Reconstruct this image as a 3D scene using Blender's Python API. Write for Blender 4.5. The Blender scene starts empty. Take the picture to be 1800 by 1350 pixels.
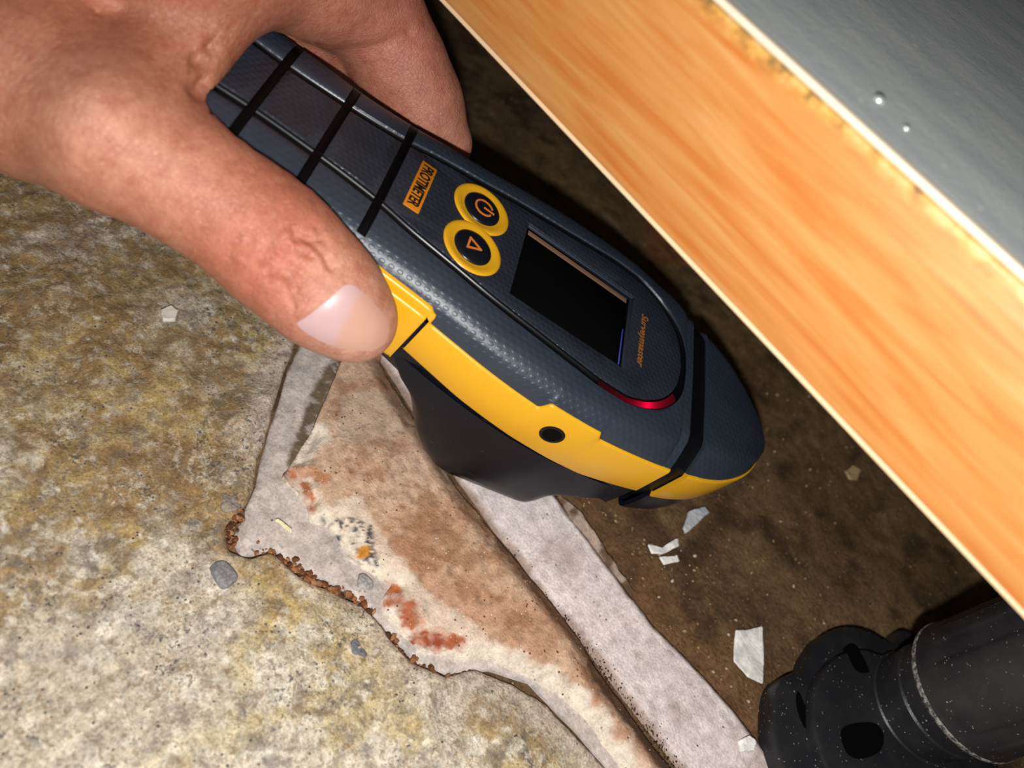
import bpy, bmesh, math, random
import numpy as np
from mathutils import Matrix, Vector
from mathutils.bvhtree import BVHTree
random.seed(7)
S = bpy.context.scene
COL = S.collection

# ------------------------------------------------------------------ camera
F, CX, CY = 1351.0, 900.0, 675.0
H = 0.17                                   # camera height over the floor (m)
Xc = np.array([-3057, -3772, 1351.0]); Xc = -Xc / np.linalg.norm(Xc)
nad = np.array([-640, 1146, 1351.0]); nad -= Xc * (nad @ Xc); nad /= np.linalg.norm(nad)
Zc = -nad; Yc = np.cross(Zc, Xc)
RW = np.stack([Xc, Yc, Zc])                # photo axes (right, down, forward) -> world
C = np.array([0, 0, H])

def ray(px, py): return RW @ np.array([(px - CX) / F, (py - CY) / F, 1.0])
def at(px, py, z=0.0):                     # where a sight line meets a level plane
    r = ray(px, py); return C + r * ((z - H) / r[2])
def deep(px, py, d): return C + ray(px, py) * d   # point at depth d

cam_d = bpy.data.cameras.new('camera'); cam = bpy.data.objects.new('camera', cam_d); COL.objects.link(cam)
m = Matrix.Identity(4)
for r_ in range(3):
    m[r_][0] = RW[r_][0]; m[r_][1] = -RW[r_][1]; m[r_][2] = -RW[r_][2]; m[r_][3] = C[r_]
cam.matrix_world = m
cam_d.sensor_width = 36.0; cam_d.lens = F / 1800 * 36.0
cam_d.clip_start = 0.004; cam_d.clip_end = 20
cam_d.dof.use_dof = True; cam_d.dof.focus_distance = 0.183; cam_d.dof.aperture_fstop = 12.0
S.camera = cam

# ------------------------------------------------------------------ light
world = bpy.data.worlds.new('world'); S.world = world; world.use_nodes = True
world.node_tree.nodes['Background'].inputs[0].default_value = (0.9, 0.95, 1.0, 1)
world.node_tree.nodes['Background'].inputs[1].default_value = 0.045
fl_d = bpy.data.lights.new('phone_flash', 'POINT'); fl = bpy.data.objects.new('phone_flash', fl_d); COL.objects.link(fl)
fl_d.energy = 1.8; fl_d.shadow_soft_size = 0.0035; fl_d.color = (1.0, 0.985, 0.96)
fl.location = C + RW @ np.array([0.002, 0.021, -0.004])
S.view_settings.view_transform = 'Standard'; S.view_settings.look = 'None'
S.view_settings.gamma = 1.0; S.view_settings.use_curve_mapping = False
S.view_settings.exposure = 0.0
try: S.cycles.use_denoising = True
except Exception: pass

# ------------------------------------------------------------------ helpers
def lin(r, g, b):
    f = lambda c: c / 12.92 if c <= 0.04045 else ((c + 0.055) / 1.055) ** 2.4
    return (f(r / 255), f(g / 255), f(b / 255), 1.0)

def link(o, parent=None):
    COL.objects.link(o)
    if parent is not None: o.parent = parent
    return o

def mesh_obj(name, verts, faces, mat=None, parent=None, smooth=True, cols=None, auto=None):
    me = bpy.data.meshes.new(name)
    me.from_pydata([tuple(map(float, v)) for v in verts], [], [tuple(map(int, f)) for f in faces])
    me.validate(); me.update()
    if cols is not None:
        a = me.color_attributes.new('Col', 'FLOAT_COLOR', 'POINT')
        c4 = np.ones((len(me.vertices), 4), np.float32); c4[:, :3] = np.asarray(cols)[:len(me.vertices), :3]
        a.data.foreach_set('color', c4.ravel())
    me.polygons.foreach_set('use_smooth', [bool(smooth)] * len(me.polygons))
    if auto is not None and smooth:
        bm = bmesh.new(); bm.from_mesh(me)
        bmesh.ops.recalc_face_normals(bm, faces=bm.faces)
        for e in bm.edges:
            if len(e.link_faces) == 2 and e.calc_face_angle(0) > math.radians(auto): e.smooth = False
        bm.to_mesh(me); bm.free()
    if mat: me.materials.append(mat)
    o = bpy.data.objects.new(name, me)
    return link(o, parent)

def tag(o, label=None, cat=None, group=None, kind=None):
    if label: o['label'] = label
    if cat: o['category'] = cat
    if group: o['group'] = group
    if kind: o['kind'] = kind
    return o

def empty(name, mw):
    o = bpy.data.objects.new(name, None); COL.objects.link(o); o.matrix_world = mw; o.empty_display_size = 0.01
    return o

class NT:
    """small node-tree builder"""
    def __init__(s, name):
        s.m = bpy.data.materials.new(name); s.m.use_nodes = True; s.t = s.m.node_tree
        s.b = s.t.nodes['Principled BSDF']
    def n(s, kind, **kw):
        o = s.t.nodes.new(kind)
        for k, v in kw.items():
            if k.startswith('_'): setattr(o, k[1:], v)
        return o
    def put(s, sock, v):
        if isinstance(v, bpy.types.NodeSocket): s.t.links.new(v, sock)
        else: sock.default_value = v
    def setb(s, **kw):
        for k, v in kw.items(): s.put(s.b.inputs[k.replace('_', ' ')], v)
        return s
    def co(s, scale=(1, 1, 1), rot=(0, 0, 0), loc=(0, 0, 0)):
        t = s.n('ShaderNodeTexCoord'); mp = s.n('ShaderNodeMapping')
        s.put(mp.inputs['Vector'], t.outputs['Object'])
        mp.inputs['Scale'].default_value = scale; mp.inputs['Rotation'].default_value = rot; mp.inputs['Location'].default_value = loc
        return mp.outputs[0]
    def noise(s, vec, scale, detail=4, rough=0.55, dist=0.0):
        o = s.n('ShaderNodeTexNoise'); s.put(o.inputs['Vector'], vec)
        o.inputs['Scale'].default_value = scale; o.inputs['Detail'].default_value = detail
        o.inputs['Roughness'].default_value = rough; o.inputs['Distortion'].default_value = dist
        return o.outputs['Fac']
    def voro(s, vec, scale, rand=1.0, feature='F1'):
        o = s.n('ShaderNodeTexVoronoi', _feature=feature); s.put(o.inputs['Vector'], vec)
        o.inputs['Scale'].default_value = scale; o.inputs['Randomness'].default_value = rand
        return o.outputs['Distance']
    def ramp(s, fac, stops, interp='LINEAR'):
        o = s.n('ShaderNodeValToRGB'); s.put(o.inputs[0], fac); o.color_ramp.interpolation = interp
        el = o.color_ramp.elements
        while len(el) < len(stops): el.new(0.5)
        for e, (p, c) in zip(el, stops):
            e.position = p; e.color = c if isinstance(c, tuple) else (c, c, c, 1)
        return o.outputs[0]
    def mix(s, fac, a, b, mode='MIX'):
        o = s.n('ShaderNodeMix', _data_type='RGBA', _blend_type=mode)
        s.put(o.inputs['Factor'], fac); s.put(o.inputs[6], a); s.put(o.inputs[7], b)
        return o.outputs[2]
    def math(s, op, a, b=0.0, c=None):
        o = s.n('ShaderNodeMath', _operation=op); s.put(o.inputs[0], a); s.put(o.inputs[1], b)
        if c is not None: s.put(o.inputs[2], c)
        return o.outputs[0]
    def bump(s, h, strength=0.5, dist=0.001, normal=None):
        o = s.n('ShaderNodeBump'); s.put(o.inputs['Height'], h)
        o.inputs['Strength'].default_value = strength; o.inputs['Distance'].default_value = dist
        if normal is not None: s.put(o.inputs['Normal'], normal)
        return o.outputs[0]
    def attr(s, name='Col'):
        o = s.n('ShaderNodeVertexColor'); o.layer_name = name; return o.outputs[0]

def simple(name, col, rough=0.5, spec=0.5, **kw):
    t = NT(name); t.setb(Base_Color=col, Roughness=rough); t.b.inputs['Specular IOR Level'].default_value = spec
    for k, v in kw.items(): t.put(t.b.inputs[k.replace('_', ' ')], v)
    return t.m

# numpy noise
def _hash(ix, iy, seed):
    h = (ix.astype(np.int64) * 374761393 + iy.astype(np.int64) * 668265263 + seed * 974634777) & 0x7fffffff
    h = ((h ^ (h >> 13)) * 1274126177) & 0x7fffffff
    h = ((h ^ (h >> 16)) * 2246822519) & 0x7fffffff
    return (h & 0xffffff) / float(0xffffff)
def vnoise(x, y, seed=0):
    ix = np.floor(x); iy = np.floor(y); fx = x - ix; fy = y - iy
    fx = fx * fx * (3 - 2 * fx); fy = fy * fy * (3 - 2 * fy)
    a = _hash(ix, iy, seed); b = _hash(ix + 1, iy, seed); c = _hash(ix, iy + 1, seed); d = _hash(ix + 1, iy + 1, seed)
    return (a * (1 - fx) + b * fx) * (1 - fy) + (c * (1 - fx) + d * fx) * fy
def fbm(x, y, size, octv=4, seed=0, gain=0.5):
    v = 0; amp = 1; tot = 0; f = 1.0 / size
    for o in range(octv):
        v = v + amp * vnoise(x * f + 17.3 * o, y * f - 9.1 * o, seed + o); tot += amp; amp *= gain; f *= 2.03
    return v / tot
def sm(a, b, x): t = np.clip((x - a) / (b - a), 0, 1); return t * t * (3 - 2 * t)
def inside(poly, x, y):
    r = np.zeros(x.shape, bool); n = len(poly)
    for i in range(n):
        x0, y0 = poly[i]; x1, y1 = poly[(i + 1) % n]
        if y0 == y1: continue
        c = ((y0 > y) != (y1 > y)) & (x < (x1 - x0) * (y - y0) / (y1 - y0) + x0); r ^= c
    return r
def polydist(poly, x, y, closed=True):
    best = np.full(x.shape, 1e9); bx = np.zeros(x.shape); by = np.zeros(x.shape)
    n = len(poly)
    for i in range(n if closed else n - 1):
        x0, y0 = poly[i]; x1, y1 = poly[(i + 1) % n]; dx, dy = x1 - x0, y1 - y0; L2 = dx * dx + dy * dy + 1e-15
        t = np.clip(((x - x0) * dx + (y - y0) * dy) / L2, 0, 1); qx = x0 + t * dx; qy = y0 + t * dy
        d = np.hypot(x - qx, y - qy); k = d < best
        best = np.where(k, d, best); bx = np.where(k, qx, bx); by = np.where(k, qy, by)
    return best, bx, by
def roughen(poly, amp, step, seed):
    out = []
    n = len(poly)
    for i in range(n):
        a = np.array(poly[i]); b = np.array(poly[(i + 1) % n]); L = np.linalg.norm(b - a)
        k = max(1, int(L / step)) if L < 0.12 else 1
        nr = np.array([-(b - a)[1], (b - a)[0]]) / (L + 1e-12)
        for j in range(k):
            p = a + (b - a) * j / k
            q = fbm(np.array([p[0]]), np.array([p[1]]), step * 3, 3, seed)[0] - 0.5
            out.append(tuple(p + nr * q * 2 * amp))
    return out

def patch(name, poly, step, zf, cf, mat, depth=0.006, bounds=None, parent=None):
    """a slab whose plan is poly: rough top from zf(x,y,edge), colour from cf, broken sides"""
    P = np.array(poly); x0, y0 = P.min(0) - step; x1, y1 = P.max(0) + step
    if bounds: x0, y0, x1, y1 = max(x0, bounds[0]), max(y0, bounds[1]), min(x1, bounds[2]), min(y1, bounds[3])
    nx = int((x1 - x0) / step) + 2; ny = int((y1 - y0) / step) + 2
    gx, gy = np.meshgrid(x0 + np.arange(nx) * step, y0 + np.arange(ny) * step)
    cm = inside(poly, gx[:-1, :-1] + step / 2, gy[:-1, :-1] + step / 2)
    used = np.zeros(gx.shape, bool)
    for a in (0, 1):
        for b in (0, 1): used[a:a + ny - 1, b:b + nx - 1] |= cm
    full = np.ones(gx.shape, bool); cnt = np.zeros(gx.shape, int)
    for a in (0, 1):
        for b in (0, 1): cnt[a:a + ny - 1, b:b + nx - 1] += cm
    bd = used & (cnt < 4)
    d, qx, qy = polydist(poly, gx, gy)
    mv = bd & (d < 1.1 * step); gx = np.where(mv, qx, gx); gy = np.where(mv, qy, gy); d = np.where(bd, 0, d)
    z = zf(gx, gy, d); col = cf(gx, gy, d)
    idx = -np.ones(gx.shape, int); idx[used] = np.arange(used.sum())
    V = np.stack([gx[used], gy[used], z[used]], 1); CL = col[used]
    a, b, c_, d_ = idx[:-1, :-1][cm], idx[:-1, 1:][cm], idx[1:, 1:][cm], idx[1:, :-1][cm]
    Q = np.stack([a, b, c_, d_], 1)
    # sides
    E = np.concatenate([Q[:, [0, 1]], Q[:, [1, 2]], Q[:, [2, 3]], Q[:, [3, 0]]])
    key = np.sort(E, 1); k1 = key[:, 0].astype(np.int64) * (len(V) + 1) + key[:, 1]
    u, inv, ct = np.unique(k1, return_inverse=True, return_counts=True)
    be = E[ct[inv] == 1]
    bv = np.unique(be); low = {int(v): len(V) + i for i, v in enumerate(bv)}
    V2 = V[bv].copy(); V2[:, 2] = np.minimum(V2[:, 2] - 0.0005, -depth)
    faces = np.concatenate([Q, np.array([[e[1], e[0], low[int(e[0])], low[int(e[1])]] for e in be])])
    return mesh_obj(name, np.concatenate([V, V2]), faces, mat, parent, True, np.concatenate([CL, CL[bv] * 0 + CL[bv]]))

def rgb(*c): return np.array(lin(*c)[:3])
def blend(col, mask, c): return col * (1 - mask[..., None]) + np.asarray(c) * mask[..., None]
def pxy(pts, z=0.0): return [tuple(at(px, py, z)[:2]) for px, py in pts]
def blob(x, y, px, py, r_mm, seed=0, wob=0.5):
    c = at(px, py); r = r_mm * 1e-3
    d = np.hypot(x - c[0], y - c[1]) / r + (fbm(x, y, r * 0.7, 3, seed) - 0.5) * 2 * wob
    return 1 - sm(0.7, 1.1, d)
def streak(x, y, pts, w_mm, seed=0, wob=0.6):
    d, _, _ = polydist(pxy(pts), x, y, False); w = w_mm * 1e-3
    return 1 - sm(0.6, 1.15, d / w + (fbm(x, y, w * 0.9, 3, seed) - 0.5) * 2 * wob)

# ------------------------------------------------------------------ ground materials
def ground_mat(name, fine, bumpd, rough=0.85, speck=None, contrast=0.5, grain=False):
    t = NT(name); c = t.co()
    n1 = t.noise(c, fine, 5, 0.65); n2 = t.noise(c, fine * 0.22, 4, 0.6)
    base = t.attr()
    k = t.ramp(n1, [(0.3, (1 - contrast,) * 3 + (1,)), (0.7, (1 + contrast * 0.7,) * 3 + (1,))])
    col = t.mix(1.0, base, k, 'MULTIPLY')
    k2 = t.ramp(n2, [(0.35, (1 - contrast * .6,) * 3 + (1,)), (0.65, (1.18,) * 3 + (1,))])
    col = t.mix(1.0, col, k2, 'MULTIPLY')
    if grain:                                      # crystalline mottling of the stone
        ga = t.noise(c, 300, 8, .78, .3); gb = t.noise(c, 640, 6, .75); gc = t.noise(t.co((1, 1, 1), (0, 0, 0), (.31, .17, .05)), 420, 7, .75)
        big = t.noise(c, 55, 4, .6)
        col = t.mix(t.math('MULTIPLY', t.ramp(ga, [(.52, 0.0), (.58, 1.0)]), .55), col, lin(128, 116, 106))
        col = t.mix(t.math('MULTIPLY', t.ramp(gc, [(.51, 0.0), (.64, 1.0)]), t.ramp(big, [(.36, .15), (.62, .8)])), col, lin(232, 222, 202))
        col = t.mix(t.math('MULTIPLY', t.ramp(gb, [(.54, 0.0), (.60, 1.0)]), .6), col, lin(124, 98, 62))
        dk = t.math('MULTIPLY', t.ramp(gb, [(.40, 1.0), (.45, 0.0)]), t.ramp(big, [(.48, 0.0), (.6, 1.0)]))
        col = t.mix(t.math('MULTIPLY', dk, .85), col, lin(74, 70, 70))
    if speck:
        for (sc, thr, cc, rnd) in speck:
            v = t.voro(c, sc); m_ = t.ramp(v, [(thr, 1.0), (thr + 0.06, 0.0)])
            g = t.noise(c, sc * 0.35, 2); m2 = t.math('MULTIPLY', m_, t.ramp(g, [(rnd, 0.0), (rnd + 0.08, 1.0)]))
            col = t.mix(m2, col, cc)
    t.setb(Base_Color=col, Roughness=rough); t.b.inputs['Specular IOR Level'].default_value = 0.3
    h = t.math('ADD', n1, t.math('MULTIPLY', n2, 1.5))
    t.put(t.b.inputs['Normal'], t.bump(h, 0.8, bumpd))
    return t.m
M_slab = ground_mat('stone_slab', 1500, 0.0006, 0.85, [(800, 0.2, lin(84, 78, 74), 0.56)], 0.4, True)
M_tile = ground_mat('broken_tile', 1700, 0.00035, 0.6, [(600, 0.13, lin(100, 70, 50), 0.5), (1100, 0.16, lin(235, 215, 195), 0.56)], 0.22)
M_strip = ground_mat('mortar_strip', 1500, 0.0003, 0.9, [(520, 0.13, lin(110, 95, 80), 0.55)], 0.26)
M_floor = ground_mat('dark_floor', 900, 0.0006, 0.75, [(420, 0.13, lin(190, 150, 100), 0.56), (700, 0.13, lin(170, 140, 105), 0.56)], 0.45)
M_rubble = ground_mat('rubble', 1500, 0.0005, 0.9, None, 0.4)
M_white = ground_mat('plaster', 1200, 0.0003, 0.9, None, 0.1)

# ------------------------------------------------------------------ floor
def z_floor(x, y, d): return -0.0012 + (fbm(x, y, 0.03, 4, 3) - 0.5) * 0.0016 + (fbm(x, y, 0.004, 3, 9) - 0.5) * 0.0006
edge_line = [(860, 720), (990, 880), (1150, 1095), (1260, 1215), (1380, 1345)]
def c_floor(x, y, d):
    n = fbm(x, y, 0.02, 5, 21, 0.6); c = np.broadcast_to(rgb(104, 80, 54), x.shape + (3,)).copy()
    c = blend(c, sm(0.42, 0.62, n), rgb(116, 92, 62)); c = blend(c, sm(0.5, 0.72, fbm(x, y, 0.009, 4, 5)) * 0.7, rgb(62, 45, 29))
    e, _, _ = polydist(pxy(edge_line), x, y, False)
    c = blend(c, (1 - sm(0.0, 0.030, e)) * 0.65 * sm(0.3, 0.6, fbm(x, y, 0.006, 4, 8) + 0.15), rgb(122, 86, 58))
    c = blend(c, streak(x, y, [(1130, 900), (1190, 985), (1240, 1100)], 5, 4) * 0.5, rgb(70, 46, 32))
    c = blend(c, blob(x, y, 1175, 430, 12, 3) * 0.7, rgb(140, 84, 48))
    c = blend(c, streak(x, y, [(1065, 375), (1115, 425)], 1.5, 3, .2) * 0.8, rgb(150, 128, 104))
    return c
fp = [(-0.42, -0.13), (0.3, -0.13), (0.3, 0.62), (-0.42, 0.62)]
floor = patch('floor', fp, 0.0013, z_floor, c_floor, M_floor, 0.03)
tag(floor, 'dark brown dusty concrete floor under the cabinet', None, None, 'structure')

# pale strip of mortar running along the cabinet
strip_px = [(655, 610), (740, 740), (832, 880), (900, 968), (1040, 1150), (1175, 1322), (1260, 1440), (1480, 1450), (1365, 1345), (1295, 1252), (1240, 1188), (1150, 1098), (1060, 985), (985, 880), (880, 740), (780, 590), (700, 500)]
i_ = strip_px.index((1260, 1440))
strip_poly = roughen(pxy(strip_px[:i_]) + [(.22, at(1175, 1322)[1]), (.22, at(1365, 1345)[1])] + pxy(strip_px[i_ + 2:]), 0.0006, 0.003, 4)
def z_strip(x, y, d): return 0.0007 - 0.0012 * (1 - sm(0, 0.0018, d)) + (fbm(x, y, 0.02, 3, 31) - 0.5) * 0.0008 + (fbm(x, y, 0.002, 3, 33) - 0.5) * 0.0003
def c_strip(x, y, d):
    n = fbm(x, y, 0.012, 4, 41); c = np.broadcast_to(rgb(230, 216, 213), x.shape + (3,)).copy()
    c = blend(c, sm(0.5, 0.75, n) * .7, rgb(194, 176, 170))
    c = blend(c, sm(0.6, 0.72, fbm(x, y, 0.003, 4, 43)) * 0.22, rgb(150, 130, 112))
    c = blend(c, (1 - sm(0.0003, 0.0022, d + (fbm(x, y, 0.003, 3, 44) - .5) * 0.002)) * 0.8, rgb(140, 112, 92))
    return c
mstrip = tag(patch('mortar_strip', strip_poly, 0.0006, z_strip, c_strip, M_strip, 0.004), 'pale pinkish grey mortar strip running beneath the meter between tile and dark floor', 'mortar')

# worn raised lip on the cabinet side of the strip
lip_px = [(985, 868), (1016, 892), (1048, 938), (1070, 975), (1100, 1015), (1118, 1045), (1098, 1028), (1070, 992), (1040, 955), (1005, 910)]
def z_lip(x, y, d): return 0.0000 + 0.0016 * sm(0, 0.0016, d) + (fbm(x, y, 0.003, 3, 51) - 0.5) * 0.0014
def c_lip(x, y, d):
    c = np.broadcast_to(rgb(172, 150, 134), x.shape + (3,)).copy(); return blend(c, sm(0.4, 0.6, fbm(x, y, 0.004, 4, 52)), rgb(98, 76, 58))
tag(patch('mortar_ridge', roughen(pxy(lip_px), 0.0008, 0.002, 9), 0.0004, z_lip, c_lip, M_strip, 0.004), 'crumbling grey ridge of mortar along the dark floor side of the pale strip', 'mortar')

# rough stone slab on the left
slab_r = [(640, 330), (575, 480), (525, 585), (501, 640), (478, 720), (458, 800), (447, 860), (425, 900), (398, 935), (402, 968), (440, 985), (478, 975), (520, 1015), (575, 1040), (625, 1062), (655, 1090), (690, 1132), (720, 1168), (780, 1196), (830, 1182), (900, 1206), (960, 1242), (1010, 1292), (1060, 1350), (1120, 1430)]
slab_poly = roughen(pxy(slab_r), 0.0009, 0.003, 12) + [(.22, at(1120, 1430)[1] - .004), (.22, -.11), (-.4, -.11), (-.4, .2), (-.2, .2)]
def z_slab(x, y, d):
    z = 0.0012 + (fbm(x, y, 0.05, 4, 61) - 0.5) * 0.004 + (fbm(x, y, 0.008, 4, 63) - 0.5) * 0.0022 + (fbm(x, y, 0.0022, 3, 64) - 0.5) * 0.0009
    return z - 0.0009 * (1 - sm(0, 0.0008, d + (fbm(x, y, .003, 3, 65) - .5) * .0008))
def c_slab(x, y, d):
    c = np.broadcast_to(rgb(196, 178, 138), x.shape + (3,)).copy()
    a = fbm(x, y, 0.05, 4, 71); b = fbm(x, y, 0.014, 5, 72, .6); g = fbm(x, y, 0.005, 4, 73, .6); e = fbm(x, y, 0.0022, 3, 74)
    c = blend(c, sm(0.46, 0.62, b) * .8, rgb(196, 168, 104))                     # yellow ochre
    c = blend(c, sm(0.5, 0.66, a + 0.25 * (g - .5)) * 0.75, rgb(152, 122, 80))  # brown stain
    c = blend(c, sm(0.54, 0.66, fbm(x, y, 0.017, 4, 75, .6)) * 0.85, rgb(214, 205, 188)) # pale bloom
    c = blend(c, sm(0.58, 0.7, g) * 0.75, rgb(128, 112, 92))
    c = blend(c, sm(0.6, 0.72, fbm(x, y, 0.007, 5, 76, .65)) * 0.6, rgb(112, 106, 104))
    c = blend(c, sm(0.64, 0.74, e) * 0.7, rgb(236, 228, 210))
    top = np.zeros_like(x)
    for px, py, r in [(60, 560, 38), (250, 520, 30), (330, 640, 26), (130, 700, 24), (240, 780, 20), (60, 400, 30)]:
        top = np.maximum(top, blob(x, y, px, py, r, px, .7))
    c = blend(c, top * (0.3 + 0.5 * sm(0.4, 0.6, g)), rgb(146, 114, 70))
    pale = blob(x, y, 40, 1290, 30, 5, .5); pale = np.maximum(pale, blob(x, y, 360, 1110, 13, 6, .7))
    c = blend(c, pale * 0.55, rgb(222, 214, 198))
    eg = 1 - sm(0.002, 0.011, d + (fbm(x, y, 0.006, 3, 77) - .5) * 0.008)
    yy = at(450, 860)
    c = blend(c, eg * sm(yy[1] - 0.01, yy[1] + 0.01, y + 0.0 * x) * 0.8, rgb(196, 180, 166))
    return c
slab = tag(patch('stone_slab', slab_poly, 0.00075, z_slab, c_slab, M_slab, 0.008, (-.4, -.11, .22, .2)), 'rough yellow and grey speckled stone slab filling the lower left', 'slab')

# mortar bed between slab and tile
mort_px = [(600, 470), (529, 598), (504, 655), (481, 735), (461, 805), (449, 855), (427, 905), (408, 945), (425, 978), (482, 965), (540, 1005), (610, 1040), (650, 1072), (700, 1130), (735, 1165), (785, 1185), (860, 1180), (930, 1200), (1010, 1280), (1080, 1365), (1160, 1365), (1000, 1160), (800, 1000), (640, 860), (620, 700), (680, 560)]
def z_mort(x, y, d): return 0.0001 + (fbm(x, y, 0.012, 4, 81) - 0.5) * 0.002 + (fbm(x, y, 0.003, 3, 83) - 0.5) * 0.0007 - 0.0006 * (1 - sm(0, 0.0006, d))
wet_line = [(640, 560), (590, 640), (560, 700), (538, 760), (520, 815)]
def c_mort(x, y, d):
    c = np.broadcast_to(rgb(192, 180, 172), x.shape + (3,)).copy()
    c = blend(c, sm(0.45, 0.65, fbm(x, y, 0.006, 4, 85)) * 0.6, rgb(168, 160, 154))
    c = blend(c, streak(x, y, wet_line, 2.3, 86, .35), rgb(104, 90, 70))
    c = blend(c, sm(0.6, 0.7, fbm(x, y, 0.002, 3, 87)) * 0.4, rgb(215, 205, 198))
    return c
tag(patch('mortar_bed', roughen(pxy(mort_px), 0.0005, 0.003, 14), 0.0006, z_mort, c_mort, M_strip, 0.006), 'light grey mortar wedge filling the gap between rough slab and broken tile', 'mortar')

# broken tile
tile_px = [(700, 545), (640, 600), (596, 648), (566, 715), (540, 775), (508, 828), (495, 845), (520, 868), (538, 890), (545, 918), (575, 925), (592, 945), (612, 985), (640, 1005), (668, 1020), (690, 1030), (672, 1055), (680, 1085), (702, 1118), (740, 1148), (790, 1158), (860, 1160), (915, 1186), (975, 1216), (1025, 1262), (1075, 1330), (1130, 1400), (1215, 1400), (1150, 1318), (1060, 1200), (1010, 1120), (940, 1030), (868, 940), (810, 868), (745, 770), (690, 680), (668, 640)]
i_ = tile_px.index((1215, 1400))
tile_poly = roughen(pxy(tile_px[:i_]) + [(.22, at(1130, 1400)[1]), (.22, at(1215, 1400)[1])] + pxy(tile_px[i_:]), 0.0006, 0.0025, 18)
rightedge = [(668, 640), (690, 680), (745, 770), (810, 868), (868, 940), (940, 1030), (1010, 1120), (1060, 1200), (1150, 1318), (1215, 1400), (1900, 2260)]
leftedge = [(540, 775), (508, 828), (545, 918), (592, 945), (640, 1005), (690, 1030), (672, 1055), (702, 1118), (790, 1158), (860, 1160), (915, 1186), (975, 1216), (1025, 1262), (1075, 1330), (1130, 1400), (1700, 2210)]
def z_tile(x, y, d):
    r, _, _ = polydist(pxy(rightedge), x, y, False); l, _, _ = polydist(pxy(leftedge), x, y, False)
    z = 0.0032 + (fbm(x, y, 0.02, 3, 91) - 0.5) * 0.0016 + (fbm(x, y, 0.003, 3, 92) - 0.5) * 0.0005
    z = z - 0.0026 * (1 - sm(0, 0.006, r + (fbm(x, y, .005, 3, 97) - .5) * .002))
    z = z - 0.0026 * (1 - sm(0, 0.0045, l + (fbm(x, y, .003, 3, 98) - .5) * .003))
    return z
def c_tile(x, y, d):
    c = np.broadcast_to(rgb(192, 150, 122), x.shape + (3,)).copy()
    c = blend(c, sm(0.42, 0.6, fbm(x, y, 0.012, 5, 93, .6)), rgb(208, 174, 146))
    c = blend(c, sm(0.52, 0.66, fbm(x, y, 0.006, 5, 94, .6)) * 0.7, rgb(158, 112, 80))
    c = blend(c, sm(0.6, 0.7, fbm(x, y, 0.0016, 3, 95)) * 0.35, rgb(122, 88, 66))
    r, _, _ = polydist(pxy(rightedge), x, y, False)
    c = blend(c, (1 - sm(0.0005, 0.0042, r + (fbm(x, y, .004, 4, 96) - .5) * .003)) * 0.75, rgb(112, 82, 58))
    c = blend(c, streak(x, y, [(720, 700), (760, 780), (800, 850)], 6, 99) * 0.45, rgb(140, 112, 92))
    c = blend(c, blob(x, y, 640, 740, 9, 13, .5) * 0.6, rgb(206, 184, 162))
    l, _, _ = polydist(pxy(leftedge), x, y, False)
    ln = l + (fbm(x, y, .004, 4, 101) - .5) * .006
    c = blend(c, (1 - sm(0.002, 0.0052, ln)) * 0.9, rgb(226, 214, 196))
    c = blend(c, streak(x, y, [(612, 905), (640, 950), (680, 1000), (720, 1050), (760, 1090), (820, 1130)], 3.4, 103, .8) * 0.7, rgb(224, 208, 188))
    gy = sm(0.48, 0.60, fbm(x, y, 0.0012, 4, 104, .7))
    c = blend(c, streak(x, y, [(585, 935), (630, 945), (640, 1000)], 3.5, 105, .8) * gy, rgb(72, 70, 74))
    c = blend(c, streak(x, y, [(505, 838), (530, 860), (548, 900)], 2.0, 106, .6), rgb(184, 112, 70)) if False else blend(c, streak(x, y, [(505, 838), (530, 860), (548, 900)], 1.9, 106, .8) * (.35 + .65 * sm(.4, .6, fbm(x, y, .002, 3, 131))), rgb(172, 104, 68))
    c = blend(c, streak(x, y, [(520, 830), (560, 850)], 1.6, 126, .6) * .7, rgb(196, 130, 86))
    c = blend(c, streak(x, y, [(690, 1050), (715, 1085), (735, 1120), (800, 1138)], 2.5, 107, .9) * (.45 + .55 * sm(.38, .6, fbm(x, y, .0022, 3, 132))), rgb(166, 92, 58))
    c = blend(c, streak(x, y, [(730, 1125), (790, 1136)], 1.5, 108, .8) * (.45 + .55 * sm(.4, .6, fbm(x, y, .0018, 3, 133))), rgb(146, 66, 32))
    c = blend(c, streak(x, y, [(655, 1035), (690, 1040)], 1.6, 118, .6), rgb(190, 112, 66))
    c = blend(c, blob(x, y, 636, 978, 1.5, 109, .4), rgb(196, 130, 40))
    c = blend(c, streak(x, y, [(1040, 1170), (1100, 1255), (1170, 1345), (1230, 1430)], 3.6, 110, .6) * 0.9, rgb(82, 56, 38))
    c = blend(c, streak(x, y, [(880, 955), (960, 1062), (1040, 1165)], 1.9, 111, .7) * 0.8, rgb(92, 64, 46))
    ck = np.abs(fbm(x, y, .006, 4, 141) - .5)
    c = blend(c, (1 - sm(.0, .012, ck)) * sm(.45, .6, fbm(x, y, .01, 3, 142)) * .55, rgb(110, 76, 56))
    return c
tag(patch('broken_tile', tile_poly, 0.00055, z_tile, c_tile, M_tile, 0.004), 'broken orange brown floor tile with rust stained, chalky white edge', 'tile')

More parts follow.
